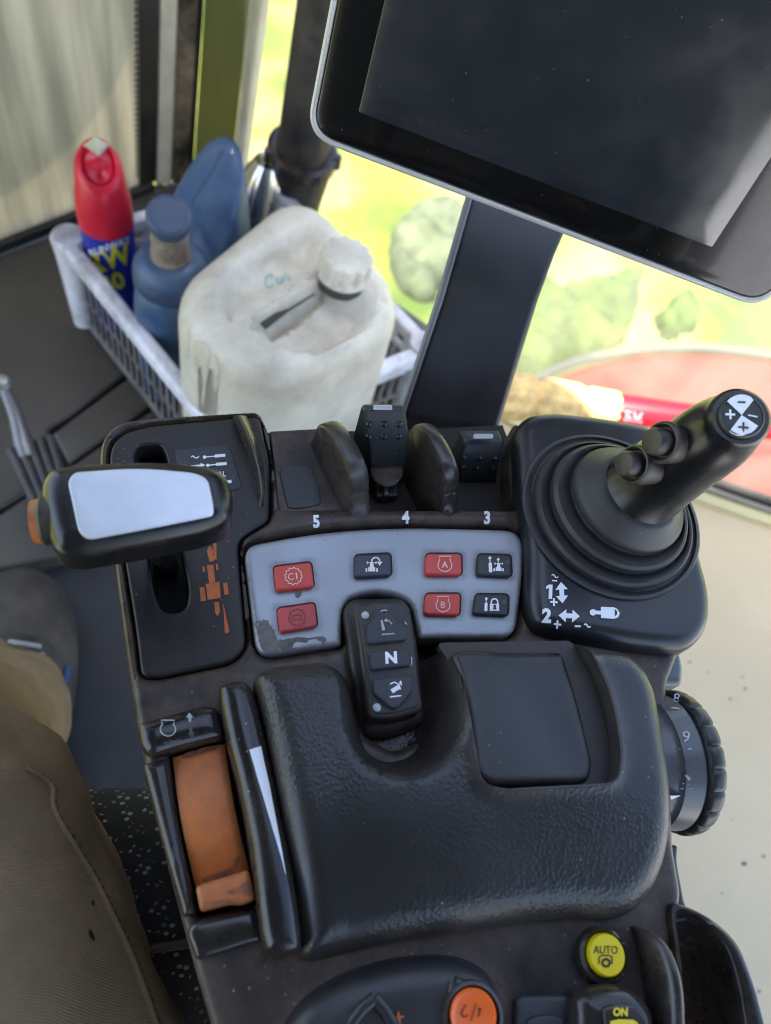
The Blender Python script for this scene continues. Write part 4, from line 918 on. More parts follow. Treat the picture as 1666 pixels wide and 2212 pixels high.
def side_button(px, py, z, rpx, cap_px):  # z sets how far the boss stands off the grip
    c = V(px, py, z); tc_ = (Vector(CAM)-c).normalized(); axb = (tc_*.62+imgL*.78).normalized(); r_ = rpx*pxm(c)
    o = lathe('button_boss', c-axb*.016, axb, [(-.004, r_*.80), (.006, r_*.92), (.0130, r_), (.0150, r_), (.0158, r_*.95), (.016, r_*.86), (.0146, r_*.78), (.0136, r_*.70), (.0136, .0001)], 'cap', grip, n=48)
    cr = cap_px*pxm(c)
    lathe('button_cap', c, axb, [(-.006, cr), (.0042, cr), (.0056, cr*.88), (.0060, cr*.5), (.0061, .0001)], 'cap', o, n=40)
side_button(1427, 955, .0835, 47, 30)
side_button(1366, 1003, .0685, 44, 28)
# joystick base marks
def arrow2(cx, cy, vert=True):
    q = [(-20.5, 0), (-6, -12), (-6, -4.5), (6, -4.5), (6, -12), (20.5, 0), (6, 12), (6, 4.5), (-6, 4.5), (-6, 12)]
    return xf([ngon(q)], cx, cy, 1.12, 86 if vert else 3)[0]
def small_s(cx, cy, w=2.2, r_=0): return xf([line([(-7, -2), (-4, -4), (-1, -2), (1, 2), (4, 3), (7, 1)], w)], cx, cy, 1, r_)[0]
decal('joystick_base_marks', [
    *one(1189, 1279, 31, .25, 2), text('2', 1181, 1330, 31, 3, bold=.05, xs=.95), arrow2(1213, 1281, True), arrow2(1229, 1331, False),
    line([(1188, 1301), (1204, 1302)], 4.2), line([(1196, 1293), (1196, 1310)], 4.2), line([(1196, 1347), (1212, 1349)], 4.2), line([(1204, 1340), (1203, 1357)], 4.2),
    line([(1192, 1255), (1203, 1256)], 3), small_s(1198, 1246), line([(1241, 1352), (1254, 1353)], 3.6), small_s(1268, 1352, 3),
    poly(*circ(1280, 1324, 7, 7, 14)), line([(1282, 1324), (1303, 1325)], 8), poly((1297, 1312), (1325, 1313), (1333, 1317), (1338, 1326), (1334, 1335), (1325, 1338), (1297, 1336))], [jbase], 'white', jbase, off=.0004)
decal('joystick_base_marks', [poly((1327, 1317), (1332, 1322), (1332, 1328), (1327, 1333))], [jbase], 'dark', jbase, off=.0008)

# ---- drive lever (T handle)
hz = .072
ho = rp([(92, 1050, 26), (112, 1020, 26), (180, 1010, 40), (330, 1004, 120), (450, 1014, 40), (490, 1032, 30), (506, 1080, 40), (497, 1135, 36), (440, 1158, 40), (300, 1186, 60), (170, 1206, 36), (120, 1200, 30), (102, 1150, 40), (90, 1090, 20)], 16)
han = plate('drive_lever_handle', ho, hz, .0085, .018, 'grip', con, grid=.004, zo=hz-.008, seg=.002, rings=7, close=True)
fp_ = plate('handle_face_plate', rp([(146, 1040, 12), (160, 1020, 12), (300, 1010, 80), (420, 1021, 30), (450, 1034, 16), (462, 1092, 12), (462, 1115, 14), (300, 1147, 60), (190, 1167, 18), (170, 1150, 24)], 10), hz+.0006, .0007, .002, 'plate', han, grid=.004, seg=.002)
plate('plate_gap', grow(rp([(146, 1040, 12), (160, 1020, 12), (300, 1010, 80), (420, 1021, 30), (450, 1034, 16), (462, 1092, 12), (462, 1115, 14), (300, 1147, 60), (190, 1167, 18), (170, 1150, 24)], 10), 2), hz+.0002, 0, .001, 'void', han, grid=.006, seg=.003)
bc = V(97, 1125, hz-.012); bax = (V(60, 1130, hz-.014)-V(200, 1115, hz-.012)).normalized()
oc = lathe('side_button_collar', bc-bax*.006, bax, [(0, .0095), (.006, .0095), (.0072, .0085)], 'cap', han, n=32)
lathe('orange_thumb_button', bc+bax*.0005, bax, [(0, .0085), (.0034, .0080), (.0038, .006), (.004, .0001)], 'orange', han, n=32)
s0 = V(362, 1240, -.03); s1 = V(330, 1110, hz-.016)
tube('lever_stem', [s0, s0.lerp(s1, .55), s0.lerp(s1, .78), s1], [.0055, .0058, .0075, .010], 'grip', han, n=24)

# ---- throttle slider
cap_o = rp([(296, 1562, 16), (445, 1521, 30), (474, 1530, 14), (486, 1594, 14), (400, 1614, 40), (324, 1636, 18), (302, 1612, 16)], 10)
ncap = plate('throttle_cap', cap_o, .008, .006, .012, 'gloss', con, grid=.005, seg=.002, rings=6)
decal('engine_speed_mark', [line([(363+x*1.1, 1574+y*1.0) for x, y in eng], 2.6, True), line([(410, 1560), (411, 1548)], 6), poly((402, 1552), (409, 1541), (418, 1550))], [ncap], 'greyprint', ncap, off=.0003)
decal('engine_speed_mark', [line([(412, 1572), (413, 1584)], 6), poly((405, 1584), (421, 1581), (415, 1594)), text('n/min', 373, 1602, 13, -7, bold=.03, shear=.2)], [ncap], 'knob', ncap, off=.0003)
def bil(u_, v_, c): return tuple((np.array(c[0])*(1-u_)+np.array(c[1])*u_)*(1-v_)+(np.array(c[3])*(1-u_)+np.array(c[2])*u_)*v_)
cr_ = [(373, 1637), (486, 1607), (538, 1878), (424, 1920)]
bm = bmesh.new(); G_ = {}; le = bm.verts.layers.float.new('edge')
for i in range(13):
    for j in range(25):
        u_, v_ = i/12, j/24; x, y = bil(u_, v_, cr_); bow = -6*math.sin(math.pi*v_); z = -.009+.012*math.sin(math.pi*min(1, v_*.62+.22))-.0012*(abs(2*u_-1)**8)
        vv = bm.verts.new(V(x+bow, y, z)); vv[le] = min(u_, 1-u_)*.028; G_[i, j] = vv
for i in range(12):
    for j in range(24): bm.faces.new([G_[i, j], G_[i+1, j], G_[i+1, j+1], G_[i, j+1]])
be = [e for e in bm.edges if len(e.link_faces) == 1]; ret = bmesh.ops.extrude_edge_only(bm, edges=be)
for v in ret['geom']:
    if isinstance(v, bmesh.types.BMVert): v.co.z -= .015
bmesh.ops.recalc_face_normals(bm, faces=bm.faces)
thr = link('throttle_slider', bm, 'orange', con)
plate('slider_tab', rp([(422, 1914, 12), (538, 1878, 10), (552, 1944, 8), (524, 1955, 8), (500, 1953, 14), (433, 1970, 12)], 8), .009, .0025, .02, 'orange', thr, grid=.004, zo=.0075, seg=.002)
smud = mat('dark_smudge', (.16, .065, .03), .6, dust=(.50, .14, .04), dustamt=1.0, dustscale=160)
tab_ = [o_ for o_ in thr.children if o_.name.startswith('slider_tab')][0]
for q_ in ([(488, 1928), (510, 1918), (538, 1902), (545, 1925), (540, 1934), (515, 1932)], [(442, 1950), (470, 1946), (496, 1944), (494, 1950), (470, 1953), (444, 1956)]):
    decal('grime_smear', [worn0(q_)], [tab_], smud, tab_, off=.0002, thick=False)
for q_ in ([(440, 1896), (470, 1886), (500, 1872), (512, 1850), (518, 1856), (508, 1882), (480, 1896), (444, 1906)], [(392, 1632), (420, 1622), (478, 1608), (470, 1618), (430, 1630), (400, 1640)]):
    decal('grime_smear', [worn0(q_)], [thr], smud, thr, off=.0003, thick=False)
rail_o = spl([(473, 1500), (482, 1481), (511, 1473), (538, 1482), (560, 1542), (585, 1650), (608, 1760), (632, 1880), (645, 1977), (650, 2040), (640, 2058), (606, 2066), (584, 2062), (569, 2044), (557, 1977), (540, 1830), (512, 1690), (490, 1600)], 6)
rail = plate('side_rail', rail_o, .016, .0065, .022, 'gloss', con, grid=.005, zo=.010, seg=.0025, rings=6)
decal('speed_wedge', [qgrid([(539, 1620), (558, 1687), (569, 1723), (587, 1785), (609, 1861), (616, 1889)], [(563, 1612), (571, 1651), (581, 1694), (592, 1752), (605, 1821), (617, 1888)], 5)], [rail], 'white', rail, off=.0003)
plate('lower_plate', rp([(402, 2014, 14), (418, 1990, 14), (556, 1960, 8), (564, 2034, 6), (425, 2075, 8)], 8), .0035, .003, .006, 'gloss', con, grid=.005, seg=.0025)
plate('left_band', rp([(306, 1650, 14), (362, 1636, 8), (390, 1800, 60), (424, 1975, 8), (396, 1984, 10), (352, 1830, 60)], 10), .004, .0045, .006, 'gloss', con, grid=.004, seg=.002, rings=6)

# ---- padded armrest
lid_o = rp([(972, 1415, 16), (1000, 1405, 12), (1222, 1402, 14), (1250, 1493, 80), (1287, 1650, 40), (1276, 1690, 24), (1055, 1701, 26), (1022, 1680, 20), (1006, 1541, 60), (988, 1450, 40)], 10)
rec_o = rp([(951, 1393, 5), (1232, 1388, 10), (1278, 1469, 40), (1302, 1541, 60), (1316, 1640, 40), (1308, 1700, 30), (1070, 1713, 34), (1026, 1700, 30), (1008, 1600, 60), (985, 1444, 30)], 10)
pad_o = rp([(545, 1462, 24), (580, 1440, 26), (722, 1423, 10), (728, 1405, 4), (940, 1395, 4), (1080, 1391, 60), (1230, 1394, 60), (1348, 1414, 30), (1385, 1445, 30), (1412, 1495, 40), (1430, 1590, 60), (1446, 1690, 60), (1450, 1800, 60), (1438, 1880, 60), (1410, 1945, 50), (1365, 1986, 30), (1240, 1982, 40), (1100, 1996, 80), (860, 2034, 80), (685, 2080, 20), (656, 2074, 16), (648, 2010, 20), (640, 1923, 60), (605, 1741, 60), (570, 1560, 60)], 14)
zp = .026
def rim_xy(pts, z): return np.array([U(x, y, z)[:2] for x, y in pts])
wellx = resample(rim_xy(well, .01), .003)
recx = resample(rim_xy(rec_o, .018), .003)
lowx = resample(rim_xy([(p[0], p[1]) for p in pad_o], .014), .004)
def sstep(t_): t_ = np.clip(t_, 0, 1); return t_*t_*(3-2*t_)
botr = rim_xy([(1365, 1986), (1100, 1996), (685, 2080)], .014)
def pad_z(x, y, d):
    Q = np.stack([x, y], 1)
    dw = dseg(Q, wellx); iw = inside(Q, wellx); sgn = np.where(iw, -dw, dw)
    # soft valley round the keypad module, sloping down into the well
    dz = -.030*(1-sstep((sgn+.007)/.017))
    # soft overall dome towards right and front
    dz = dz-.010*np.clip((x-.15)/.09, 0, 1)**2-.013*np.clip(1-(y-botr[1][1]+.010)/.07, 0, 1)**2-.004*np.clip((.11-x)/.06, 0, 1)**2
    rr_ = dseg(Q, recx); ir = inside(Q, recx)
    dz = dz+.0022*np.exp(-(rr_/.003)**2)*(~ir)
    dz += .0005*np.sin(x*70+1)*np.cos(y*55)
    return dz
pad = plate('armrest_pad', pad_o, zp, .012, .026, 'pad', con, holes=[rec_o], zf=pad_z, grid=.0026, zo=.014, seg=.0025, rings=7, hole_r=.0018)
lidw = plate('tray_recess', grow(rec_o, 4), zp-.010, 0, .004, 'well', con, zf=lambda x, y, d: -.004*sstep((x-.2)/.05), grid=.006, seg=.004)
lc = V(1190, 1560, zp)
def lid_z(x, y, d):
    u_ = (x-lc.x)*.94+(y-lc.y)*.34; w_ = (y-lc.y)
    return -.0045*np.exp(-((u_-.006)/.016)**2)*sstep((w_+.055)/.05)+.0015*sstep((-u_-.01)/.04)-.007*sstep((u_-.0)/.045)*sstep((w_+.03)/.06)
lid = plate('tray_lid', lid_o, zp-.003, .0035, .014, 'lid', con, zf=lid_z, grid=.003, zo=zp-.006, seg=.0025, rings=6)

# ---- lower deck: raised pod, buttons, rocker, ear and bin
pod_o = spl([(560, 2330), (612, 2225), (656, 2161), (725, 2113), (828, 2077), (932, 2065), (1001, 2075), (1049, 2105), (1070, 2150), (1082, 2212), (1095, 2330), (1050, 2430), (620, 2430)], 6)
pod = plate('control_pod', pod_o, .012, .010, .03, 'base', con, grid=.005, zo=.003, seg=.003, rings=6)
plate('pod_gap', grow(pod_o, 3), .0004, 0, .001, 'void', con, grid=.01, seg=.004)
def cup(pts, z, m='well'):
    rows = []; c = np.mean(pts, 0); return plate('finger_recess', spl(pts, 5), z, .0015, .003, m, pod, grid=.005, seg=.002)
cup([(812, 2150), (826, 2160), (870, 2230), (880, 2300), (700, 2300), (740, 2215), (780, 2165)], .0128) if False else None
def ridge(nm, path, r_):
    return tube(nm, [V(x, y, z) for x, y, z in path], r_, 'base', pod, n=14)
ridge('pod_ridge', [(755, 2215, .010), (782, 2180, .0125), (809, 2156, .0125)], .0022)
ridge('pod_ridge', [(809, 2156, .0125), (830, 2180, .0125), (850, 2214, .0120)], .0022)
ridge('pod_ridge', [(973, 2214, .0105), (974, 2180, .012), (981, 2122, .012)], .0022)
ridge('pod_ridge', [(981, 2122, .012), (1020, 2140, .0115), (1050, 2170, .0105), (1062, 2212, .009)], .0022)
ring_ = lathe('button_collar', V(1019, 2196, .012), (0, 0, 1), [(0, .0115), (.0025, .011), (.003, .0098), (.002, .0092), (.0, .009)], 'gloss', pod, n=40)
ob = lathe('round_orange_button', V(1019, 2192, .0135), (0, 0, 1), [(-.003, .0083), (.0028, .0083), (.0038, .0074), (.0034, .0066), (.0034, .0001)], 'btnorange', pod, n=48)
decal('button_mark', [line([(996, 2190), (1003, 2198), (1010, 2192)], 2.6), line([(996, 2190), (1006, 2170)], 2.2), line([(1017, 2205), (1028, 2168)], 1.6), line([(1034, 2196), (1036, 2182)], 2.6), poly(*circ(1036, 2181, 3.4))], [ob], 'dark', ob)
decal('plus_mark', [line([(851, 2199), (872, 2196)], 5), line([(860, 2186), (864, 2214)], 5)], [pod], 'orangemark', pod, off=.0006)
cx_ = lathe('button_collar', V(1297, 2064, .001), (0, 0, 1), [(-.001, .0103), (.0035, .0100), (.0045, .0088), (.0035, .0083), (.0, .008)], 'gloss', con, n=40)
yb = lathe('auto_button', V(1306, 2063, .0045), (0, 0, 1), [(-.004, .0076), (.002, .0076), (.0030, .0070), (.0032, .0001)], 'yellow', con, n=48)
yb['label'] = 'yellow round button marked AUTO'
decal('button_mark', [text('AUTO', 1308, 2052, 17, 1, bold=.0, xs=.78), line([(1294, 2082), (1294, 2068), (1299, 2064), (1317, 2064), (1322, 2068), (1322, 2082)], 2.6), line(gearpts(1309, 2080, 8, 8, .2), 3.2, True)], [yb], 'dark', yb)
plate('blank_switch', rp([(1112, 2162, 14), (1125, 2150, 10), (1225, 2148, 14), (1238, 2165, 10), (1240, 2330), (1108, 2330)], 10), .003, .002, .004, 'blackbtn', con, grid=.006)
ls = V(1175, 2240, .003)
plate('switch_lens', rp([(1135, 2205, 20), (1160, 2192, 20), (1200, 2191, 20), (1222, 2203, 20), (1226, 2300), (1132, 2300)], 14), .0042, .0012, .002, 'blackbtn', con, grid=.006)
rk = plate('rocker_switch', rp([(1238, 2160, 20), (1250, 2135, 20), (1320, 2124, 40), (1370, 2132, 30), (1412, 2180, 26), (1430, 2330), (1245, 2330)], 14), .014, .008, .02, 'gloss', con, grid=.005, rings=6, seg=.002)
rw = plate('rocker_window', rp([(1302, 2176, 10), (1330, 2168, 20), (1375, 2172, 12), (1398, 2204, 12), (1402, 2320), (1318, 2320)], 10), .0155, .001, .003, 'gloss', rk, grid=.006)
decal('rocker_mark', [text('ON', 1340, 2186, 19, 1, bold=.05, xs=.85), poly((1318, 2206), (1336, 2202), (1368, 2203), (1378, 2210), (1380, 2240), (1318, 2240))], [rw], 'yprint', rk)
# ear-shaped guard
rows = []
for x, y, hh, w_ in [(1372, 1996, .002, 6), (1384, 2008, .012, 14), (1398, 2040, .018, 22), (1410, 2090, .020, 26), (1418, 2140, .020, 27), (1424, 2200, .018, 27), (1430, 2300, .016, 26)]:
    b = V(x-14, y+4, -.002); k_ = w_*.00022
    rows.append([b+Vector((-k_*.6, 0, 0)), b+Vector((-k_*.5, 0, hh*.6)), b+Vector((0, 0, hh*.95)), b+Vector((k_*.5, 0, hh)), b+Vector((k_*1.0, 0, hh*.85)), b+Vector((k_*1.4, 0, hh*.3)), b+Vector((k_*1.5, 0, -.004))])
loft('ear_guard', rows, 'fin', con, closed=False, subsurf=2)
# side bin
bo = spl([(1446, 1958), (1480, 1956), (1538, 1985), (1593, 2037), (1630, 2120), (1656, 2212), (1690, 2330), (1640, 2430), (1480, 2430), (1465, 2300), (1462, 2150), (1452, 2040)], 6)
bi = spl([(1462, 1976), (1490, 1975), (1528, 2002), (1566, 2050), (1592, 2130), (1606, 2212), (1630, 2330), (1600, 2390), (1500, 2390), (1484, 2300), (1480, 2150), (1470, 2040)], 6)
bn = plate('side_bin', bo, .004, .0035, .07, 'gloss', con, holes=[bi], grid=.008, seg=.003)
plate('bin_floor', grow(bo, -6), -.045, 0, .004, 'tray', bn, grid=.01, seg=.005)
plate('bin_arm', rp([(1430, 1822, 6), (1466, 1826, 10), (1463, 1860, 20), (1480, 1952, 10), (1500, 1990), (1430, 2000)], 6), -.006, .002, .05, 'base', con, grid=.008)

# ---- rotary knob
kc = V(1440, 1648, -.020)
kax = Vector((1, -.04, -.02)).normalized()
top_y = V(1500, 1486, -.02).y; bot_y = V(1480, 1808, -.02).y; KR = (top_y-bot_y)/2*.98
kc = Vector((V(1455, 1600, -.02).x-.0155, (top_y+bot_y)/2, -.020))
knob = lathe('rotary_knob', kc, kax, [(-.04, KR*.80), (-.004, KR*.84), (-.002, KR*.86), (-.001, KR*.90), (.0085, KR*.93), (.0100, KR*.90)], 'knob', con, n=72)
wr = []
for tt, rr in [(.0095, .88), (.010, .94), (.011, .985), (.0125, 1.0), (.015, 1.0), (.0170, .985), (.0185, .95), (.019, .80), (.019, .0005)]:
    l = ringpts(kc+kax*tt, kax, KR*rr, 160)
    if rr > .94: l = [p-(p-(kc+kax*tt)).normalized()*(.0013*max(0, math.cos(i/160*2*math.pi*20))**6) for i, p in enumerate(l)]
    wr.append(l)
loft('knob_grip_ring', wr, 'knobrubber', knob)
decal('knob_scale', [text('8', 1462, 1508, 20, 10, xs=1.1), line([(1450, 1530), (1468, 1532)], 3), text('9', 1482, 1592, 24, 4, xs=1.1), line([(1468, 1618), (1494, 1618)], 3), line([(1470, 1703), (1496, 1703)], 3), line([(1474, 1692), (1490, 1694)], 2.4), line([(1482, 1674), (1490, 1684)], [4, 7])], [knob], 'led', knob, off=.0003)
decal('knob_pointer', [poly((1446, 1719), (1472, 1718), (1450, 1727))], [knob, pad], 'white', knob, off=.0003)

def near_dust(o, outlines, z):
    ls = [rim_xy([(p[0], p[1]) for p in q], z) for q in outlines]; me = o.data; at_ = me.attributes.get('edge'); co_ = np.array([tuple(v.co)[:2] for v in me.vertices])
    old = np.zeros(len(co_), np.float32); at_.data.foreach_get('value', old)
    d_ = np.min([dseg(co_, l) for l in ls], axis=0); at_.data.foreach_set('value', np.minimum(old, d_).astype(np.float32))
near_dust(body, [pad_o, rail_o, cap_o, jb_out, pod_o, silv, gate_out], 0)
near_dust(pad, [well], .018)
btns = [[(591, 1224), (672, 1214), (679, 1267), (597, 1276)], [(599, 1314), (680, 1302), (686, 1352), (605, 1366)], [(767, 1199), (844, 1195), (846, 1243), (767, 1247)], [(921, 1196), (997, 1196), (998, 1242), (920, 1241)], [(920, 1282), (995, 1282), (993, 1329), (917, 1327)], [(1033, 1197), (1104, 1199), (1106, 1245), (1031, 1242)], [(1028, 1283), (1099, 1284), (1098, 1330), (1023, 1326)]]
near_dust(panel, btns+[[(737, 1318), (755, 1293), (868, 1290), (887, 1310), (890, 1400), (740, 1400)]], .0022)

# ================================================================ MONITOR
dn = R @ np.array([-.355, -.846, -1]); dn /= np.linalg.norm(dn)
_rb = ray(1648, 672); _ra = ray(700, 312)*.40; rt_ = _rb*(_ra.dot(dn)/_rb.dot(dn))-_ra; rt_ /= np.linalg.norm(rt_)
nrm = np.cross(rt_, -dn); mc = CAM+ray(700, 312)*.40
dn, rt_, nrm, mcv = Vector(dn), Vector(rt_), Vector(nrm), Vector(mc)
def onmon(px, py):
    d = ray(px, py); t_ = (mc-CAM).dot(np.array(nrm))/d.dot(np.array(nrm)); p = Vector(CAM+d*t_)-mcv; return p.dot(rt_), -p.dot(dn)
mon = thing('touch_monitor', mcv+rt_*.14+dn*.02, 'dark touchscreen monitor with thin silver rim mounted on a black post', 'monitor')
x0, y0 = onmon(680, 300); x1 = onmon(1655, 668)[0]; lo = (onmon(700, 311)[1]+onmon(1640, 668)[1])/2; xl = onmon(700, 120)[0]-.001
w0, w1, h0_, h1_ = xl-.001, x1, lo, lo+.205
Mm = Matrix((rt_.to_4d(), (-dn).to_4d(), nrm.to_4d(), (0, 0, 0, 1))); Mm = Matrix([[rt_.x, -dn.x, nrm.x, mcv.x], [rt_.y, -dn.y, nrm.y, mcv.y], [rt_.z, -dn.z, nrm.z, mcv.z], [0, 0, 0, 1]])
def mplate(name, x0, y0, x1, y1, cr, z, r, depth, m, parent, holes=(), grid=.01):
    def rr_(x0, y0, x1, y1, cr):
        return [tuple(p) for p in rp([(x0, y0), (x1, y0), (x1, y1), (x0, y1)], cr, 10)]
    o = plate(name, rr_(x0, y0, x1, y1, cr), z, r, depth, m, parent, holes=[rr_(*h_) for h_ in holes], grid=grid, seg=.004, world=True, close=not holes)
    o.data.transform(Mm); return o
M['rimsilver'] = mat('matte_silver_rim', (.50, .49, .47), .45, metal=.3)
M['bezel'] = mat('black_glass_bezel', (.0035, .0035, .004), .14, specks=.14, speckcol=(.10, .10, .10), coat=.3)
M['screen'] = mat('switched_off_screen', (.012, .0145, .021), .20, specks=.16, speckcol=(.12, .12, .13), coat=.9, coatr=.16, spec=.9, roughvar=.08)
M['monback'] = mat('monitor_shell', (.025, .026, .03), .4)
rimo = mplate('silver_rim', w0, h0_, w1, h1_, .016, 0, .0015, .012, 'rimsilver', mon, holes=[(w0+.0030, h0_+.0030, w1-.0030, h1_-.0030, .0135)])
mplate('rear_shell', w0+.001, h0_+.001, w1-.001, h1_-.001, .014, -.004, .002, .03, 'monback', mon)
bzl = mplate('bezel_glass', w0+.0034, h0_+.0034, w1-.0034, h1_-.0034, .0130, -.0008, .0008, .003, 'bezel', mon)
sa = onmon(775, 240); sb = onmon(1537, 537)
mplate('display', sa[0], (sa[1]+sb[1])/2, sb[0], h1_-.014, .001, -.0003, .0002, .0015, 'screen', mon)
# post
M['post'] = mat('painted_post', (.022, .023, .028), .38, bump=.05, specks=.05, speckcol=(.004, .004, .004), dust=(.06, .055, .055), dustamt=.35, dustscale=9)
pt0, pt1 = V(1022, 440, -.0), V(1222, 512, -.0)
# depth chosen just behind the monitor
def behind(px, py, k_=.43): return Vector(CAM+ray(px, py)*k_)
topL, topR = behind(1030, 380, .46), behind(1245, 450, .475); midL, midR = behind(955, 640, .455), behind(1160, 660, .465); botL, botR = V(868, 900, -.05), V(1076, 930, -.05)
nb = Vector((.02, .055, .0))
def strip(a, b, off, th): return [a+off, b+off, b+off+nb.normalized()*th, a+off+nb.normalized()*th]
rows = [strip(topL, topR, Vector(), .03), strip(topL.lerp(midL, .5), topR.lerp(midR, .55)+Vector((-.001, 0, 0)), Vector(), .03), strip(midL, midR, Vector(), .03), strip(midL.lerp(botL, .5), midR.lerp(botR, .5), Vector(), .03), strip(botL, botR, Vector(), .03), strip(botL+Vector((0, 0, -.2)), botR+Vector((0, 0, -.2)), Vector(), .03)]
post = loft('support_post', rows, 'post', mon, bevel=.004, segs=3)
tl_ = [r_[0]+Vector((-.0012, -.001, 0)) for r_ in rows[:5]]
tube('post_edge_trim', tl_, .0022, mat('grey_edge_trim', (.16, .16, .17), .4), post, n=10)

# ================================================================ SEAT AND PERSON
def fabric():
    m = mat('woven_seat_fabric', (.012, .012, .014), .85, bump=.5, bscale=900); nt = m.node_tree; N = nt.nodes; L = nt.links; b = N['Principled BSDF']
    tc = N.new('ShaderNodeTexCoord'); mp = N.new('ShaderNodeMapping'); mp.inputs['Rotation'].default_value = (0, 0, .5); mp.inputs['Scale'].default_value = (210, 290, 0); L.new(tc.outputs['Object'], mp.inputs[0])
    v = N.new('ShaderNodeTexVoronoi'); v.inputs['Scale'].default_value = 1; v.inputs['Randomness'].default_value = .35; L.new(mp.outputs[0], v.inputs['Vector'])
    r = N.new('ShaderNodeMapRange'); r.inputs['From Min'].default_value = .34; r.inputs['From Max'].default_value = .22; L.new(v.outputs['Distance'], r.inputs['Value'])
    mp2 = N.new('ShaderNodeMapping'); mp2.inputs['Rotation'].default_value = (0, 0, .5); mp2.inputs['Scale'].default_value = (105, 145, 0); L.new(tc.outputs['Object'], mp2.inputs[0])
    c = N.new('ShaderNodeTexChecker'); c.inputs['Scale'].default_value = 1; L.new(mp2.outputs[0], c.inputs['Vector'])
    n = N.new('ShaderNodeTexNoise'); n.inputs['Scale'].default_value = 60; L.new(tc.outputs['Object'], n.inputs['Vector'])
    r3 = N.new('ShaderNodeMapRange'); r3.inputs['From Min'].default_value = .3; r3.inputs['From Max'].default_value = .5; L.new(n.outputs[0], r3.inputs['Value'])
    m1 = N.new('ShaderNodeMath'); m1.operation = 'MULTIPLY'; L.new(r.outputs[0], m1.inputs[0]); L.new(c.outputs['Fac'], m1.inputs[1])
    m2 = N.new('ShaderNodeMath'); m2.operation = 'MULTIPLY'; L.new(m1.outputs[0], m2.inputs[0]); L.new(r3.outputs[0], m2.inputs[1])
    x = N.new('ShaderNodeMix'); x.data_type = 'RGBA'; L.new(m2.outputs[0], x.inputs[0]); x.inputs[6].default_value = (.010, .010, .012, 1); x.inputs[7].default_value = (.24, .24, .25, 1); L.new(x.outputs[2], b.inputs['Base Color']); return m
M['fabric'] = fabric()
seat = thing('driver_seat', U(200, 1900, -.14), 'black woven seat cushion with small pale flecks between the trousers and the armrest', 'seat')
so = rp([(-500, 1720, 60), (120, 1686, 60), (300, 1678, 60), (470, 1720, 60), (560, 1900), (640, 2700), (-500, 2900)], 30, 10)
plate('seat_cushion', so, -.115, .05, .12, 'fabric', seat, grid=.02, zo=-.13, seg=.012, rings=8)
tube('cushion_seam', [V(x, y, -.1145) for x, y in [(260, 2090), (330, 2050), (400, 2040), (440, 2035)]], .0022, 'blackrub', seat, n=8)

M['trouser'] = mat('olive_work_trousers', (.195, .132, .070), .85, bump=.5, bscale=300, bkind='twill', var=.14, varscale=25)
M['shoe'] = mat('dusty_shoe_leather', (.035, .028, .022), .7, bump=.2, bscale=60, dust=(.13, .095, .065), dustamt=.6, dustscale=22)
M['lace'] = mat('grey_lace', (.30, .29, .26), .7)
person = thing('person', V(-60, 1900, -.12), 'seated person in olive work trousers and dusty laced shoe, left of the armrest', 'person')
def silhouette_loft(name, secs, m, parent, n=40, **k):
    """secs: (px_right, py, width_px, z_axis, flat) - vertical-ish oval sections whose right outline passes through the pixel"""
    loops = []; cs_ = []
    for xr, yr, wpx, z, fl_ in secs:
        c = V(xr-wpx, yr, z); e = V(xr, yr, z); cs_.append((c, (e-c).length, fl_))
    for i, (c, r_, fl_) in enumerate(cs_):
        d = (cs_[min(i+1, len(cs_)-1)][0]-cs_[max(i-1, 0)][0]).normalized(); s_ = d.cross(Vector((0, 0, 1))).normalized(); u2 = s_.cross(d).normalized()
        loops.append([c+s_*r_*math.cos(2*math.pi*j/n)+u2*r_*fl_*math.sin(2*math.pi*j/n) for j in range(n)])
    return loft(name, loops, m, parent, **k)
def wrinkle(o, amp, sc):
    from mathutils import noise
    me = o.data; me.update(); nn_ = [v.normal.copy() for v in me.vertices]
    for v, n_ in zip(me.vertices, nn_):
        q = v.co; k_ = noise.noise(Vector((q.x*sc, q.y*sc*.45, q.z*sc)))+.5*noise.noise(Vector((q.x*sc*2.3+5, q.y*sc*1.1, q.z*sc*2.3)))
        v.co = q+n_*amp*k_
# body: thigh running forward to the knee and the shin dropping to the floor, one surface
def sec(c, d, r1_, r2_, n=72):
    d = Vector(d).normalized(); s_ = d.cross(Vector((0, 0, 1))); s_ = Vector((1, 0, 0)) if s_.length < .3 else s_.normalized(); u2 = s_.cross(d).normalized()
    return [Vector(c)+s_*r1_*math.cos(2*math.pi*j/n)+u2*r2_*math.sin(2*math.pi*j/n) for j in range(n)]
edge_px = [(420, 2420), (354, 2212), (305, 2068), (236, 1916), (192, 1812), (146, 1730)]
secs = []
for i, (x, y) in enumerate(edge_px):
    z = -.105; e = V(x, y, z); rr_ = [.098, .092, .088, .083, .079, .074, .070][i]; secs.append((e+Vector((-rr_, .0, 0)), rr_))
secs.insert(0, (secs[0][0]+Vector((.01, -.14, -.01)), .11))
loops = []
for i, (c, r_) in enumerate(secs):
    d = (secs[min(i+1, len(secs)-1)][0]-secs[max(i-1, 0)][0]); loops.append(sec(c, d, r_, r_*.80))
lastc = secs[-1][0]
kd = (secs[-1][0]-secs[-2][0]).normalized()
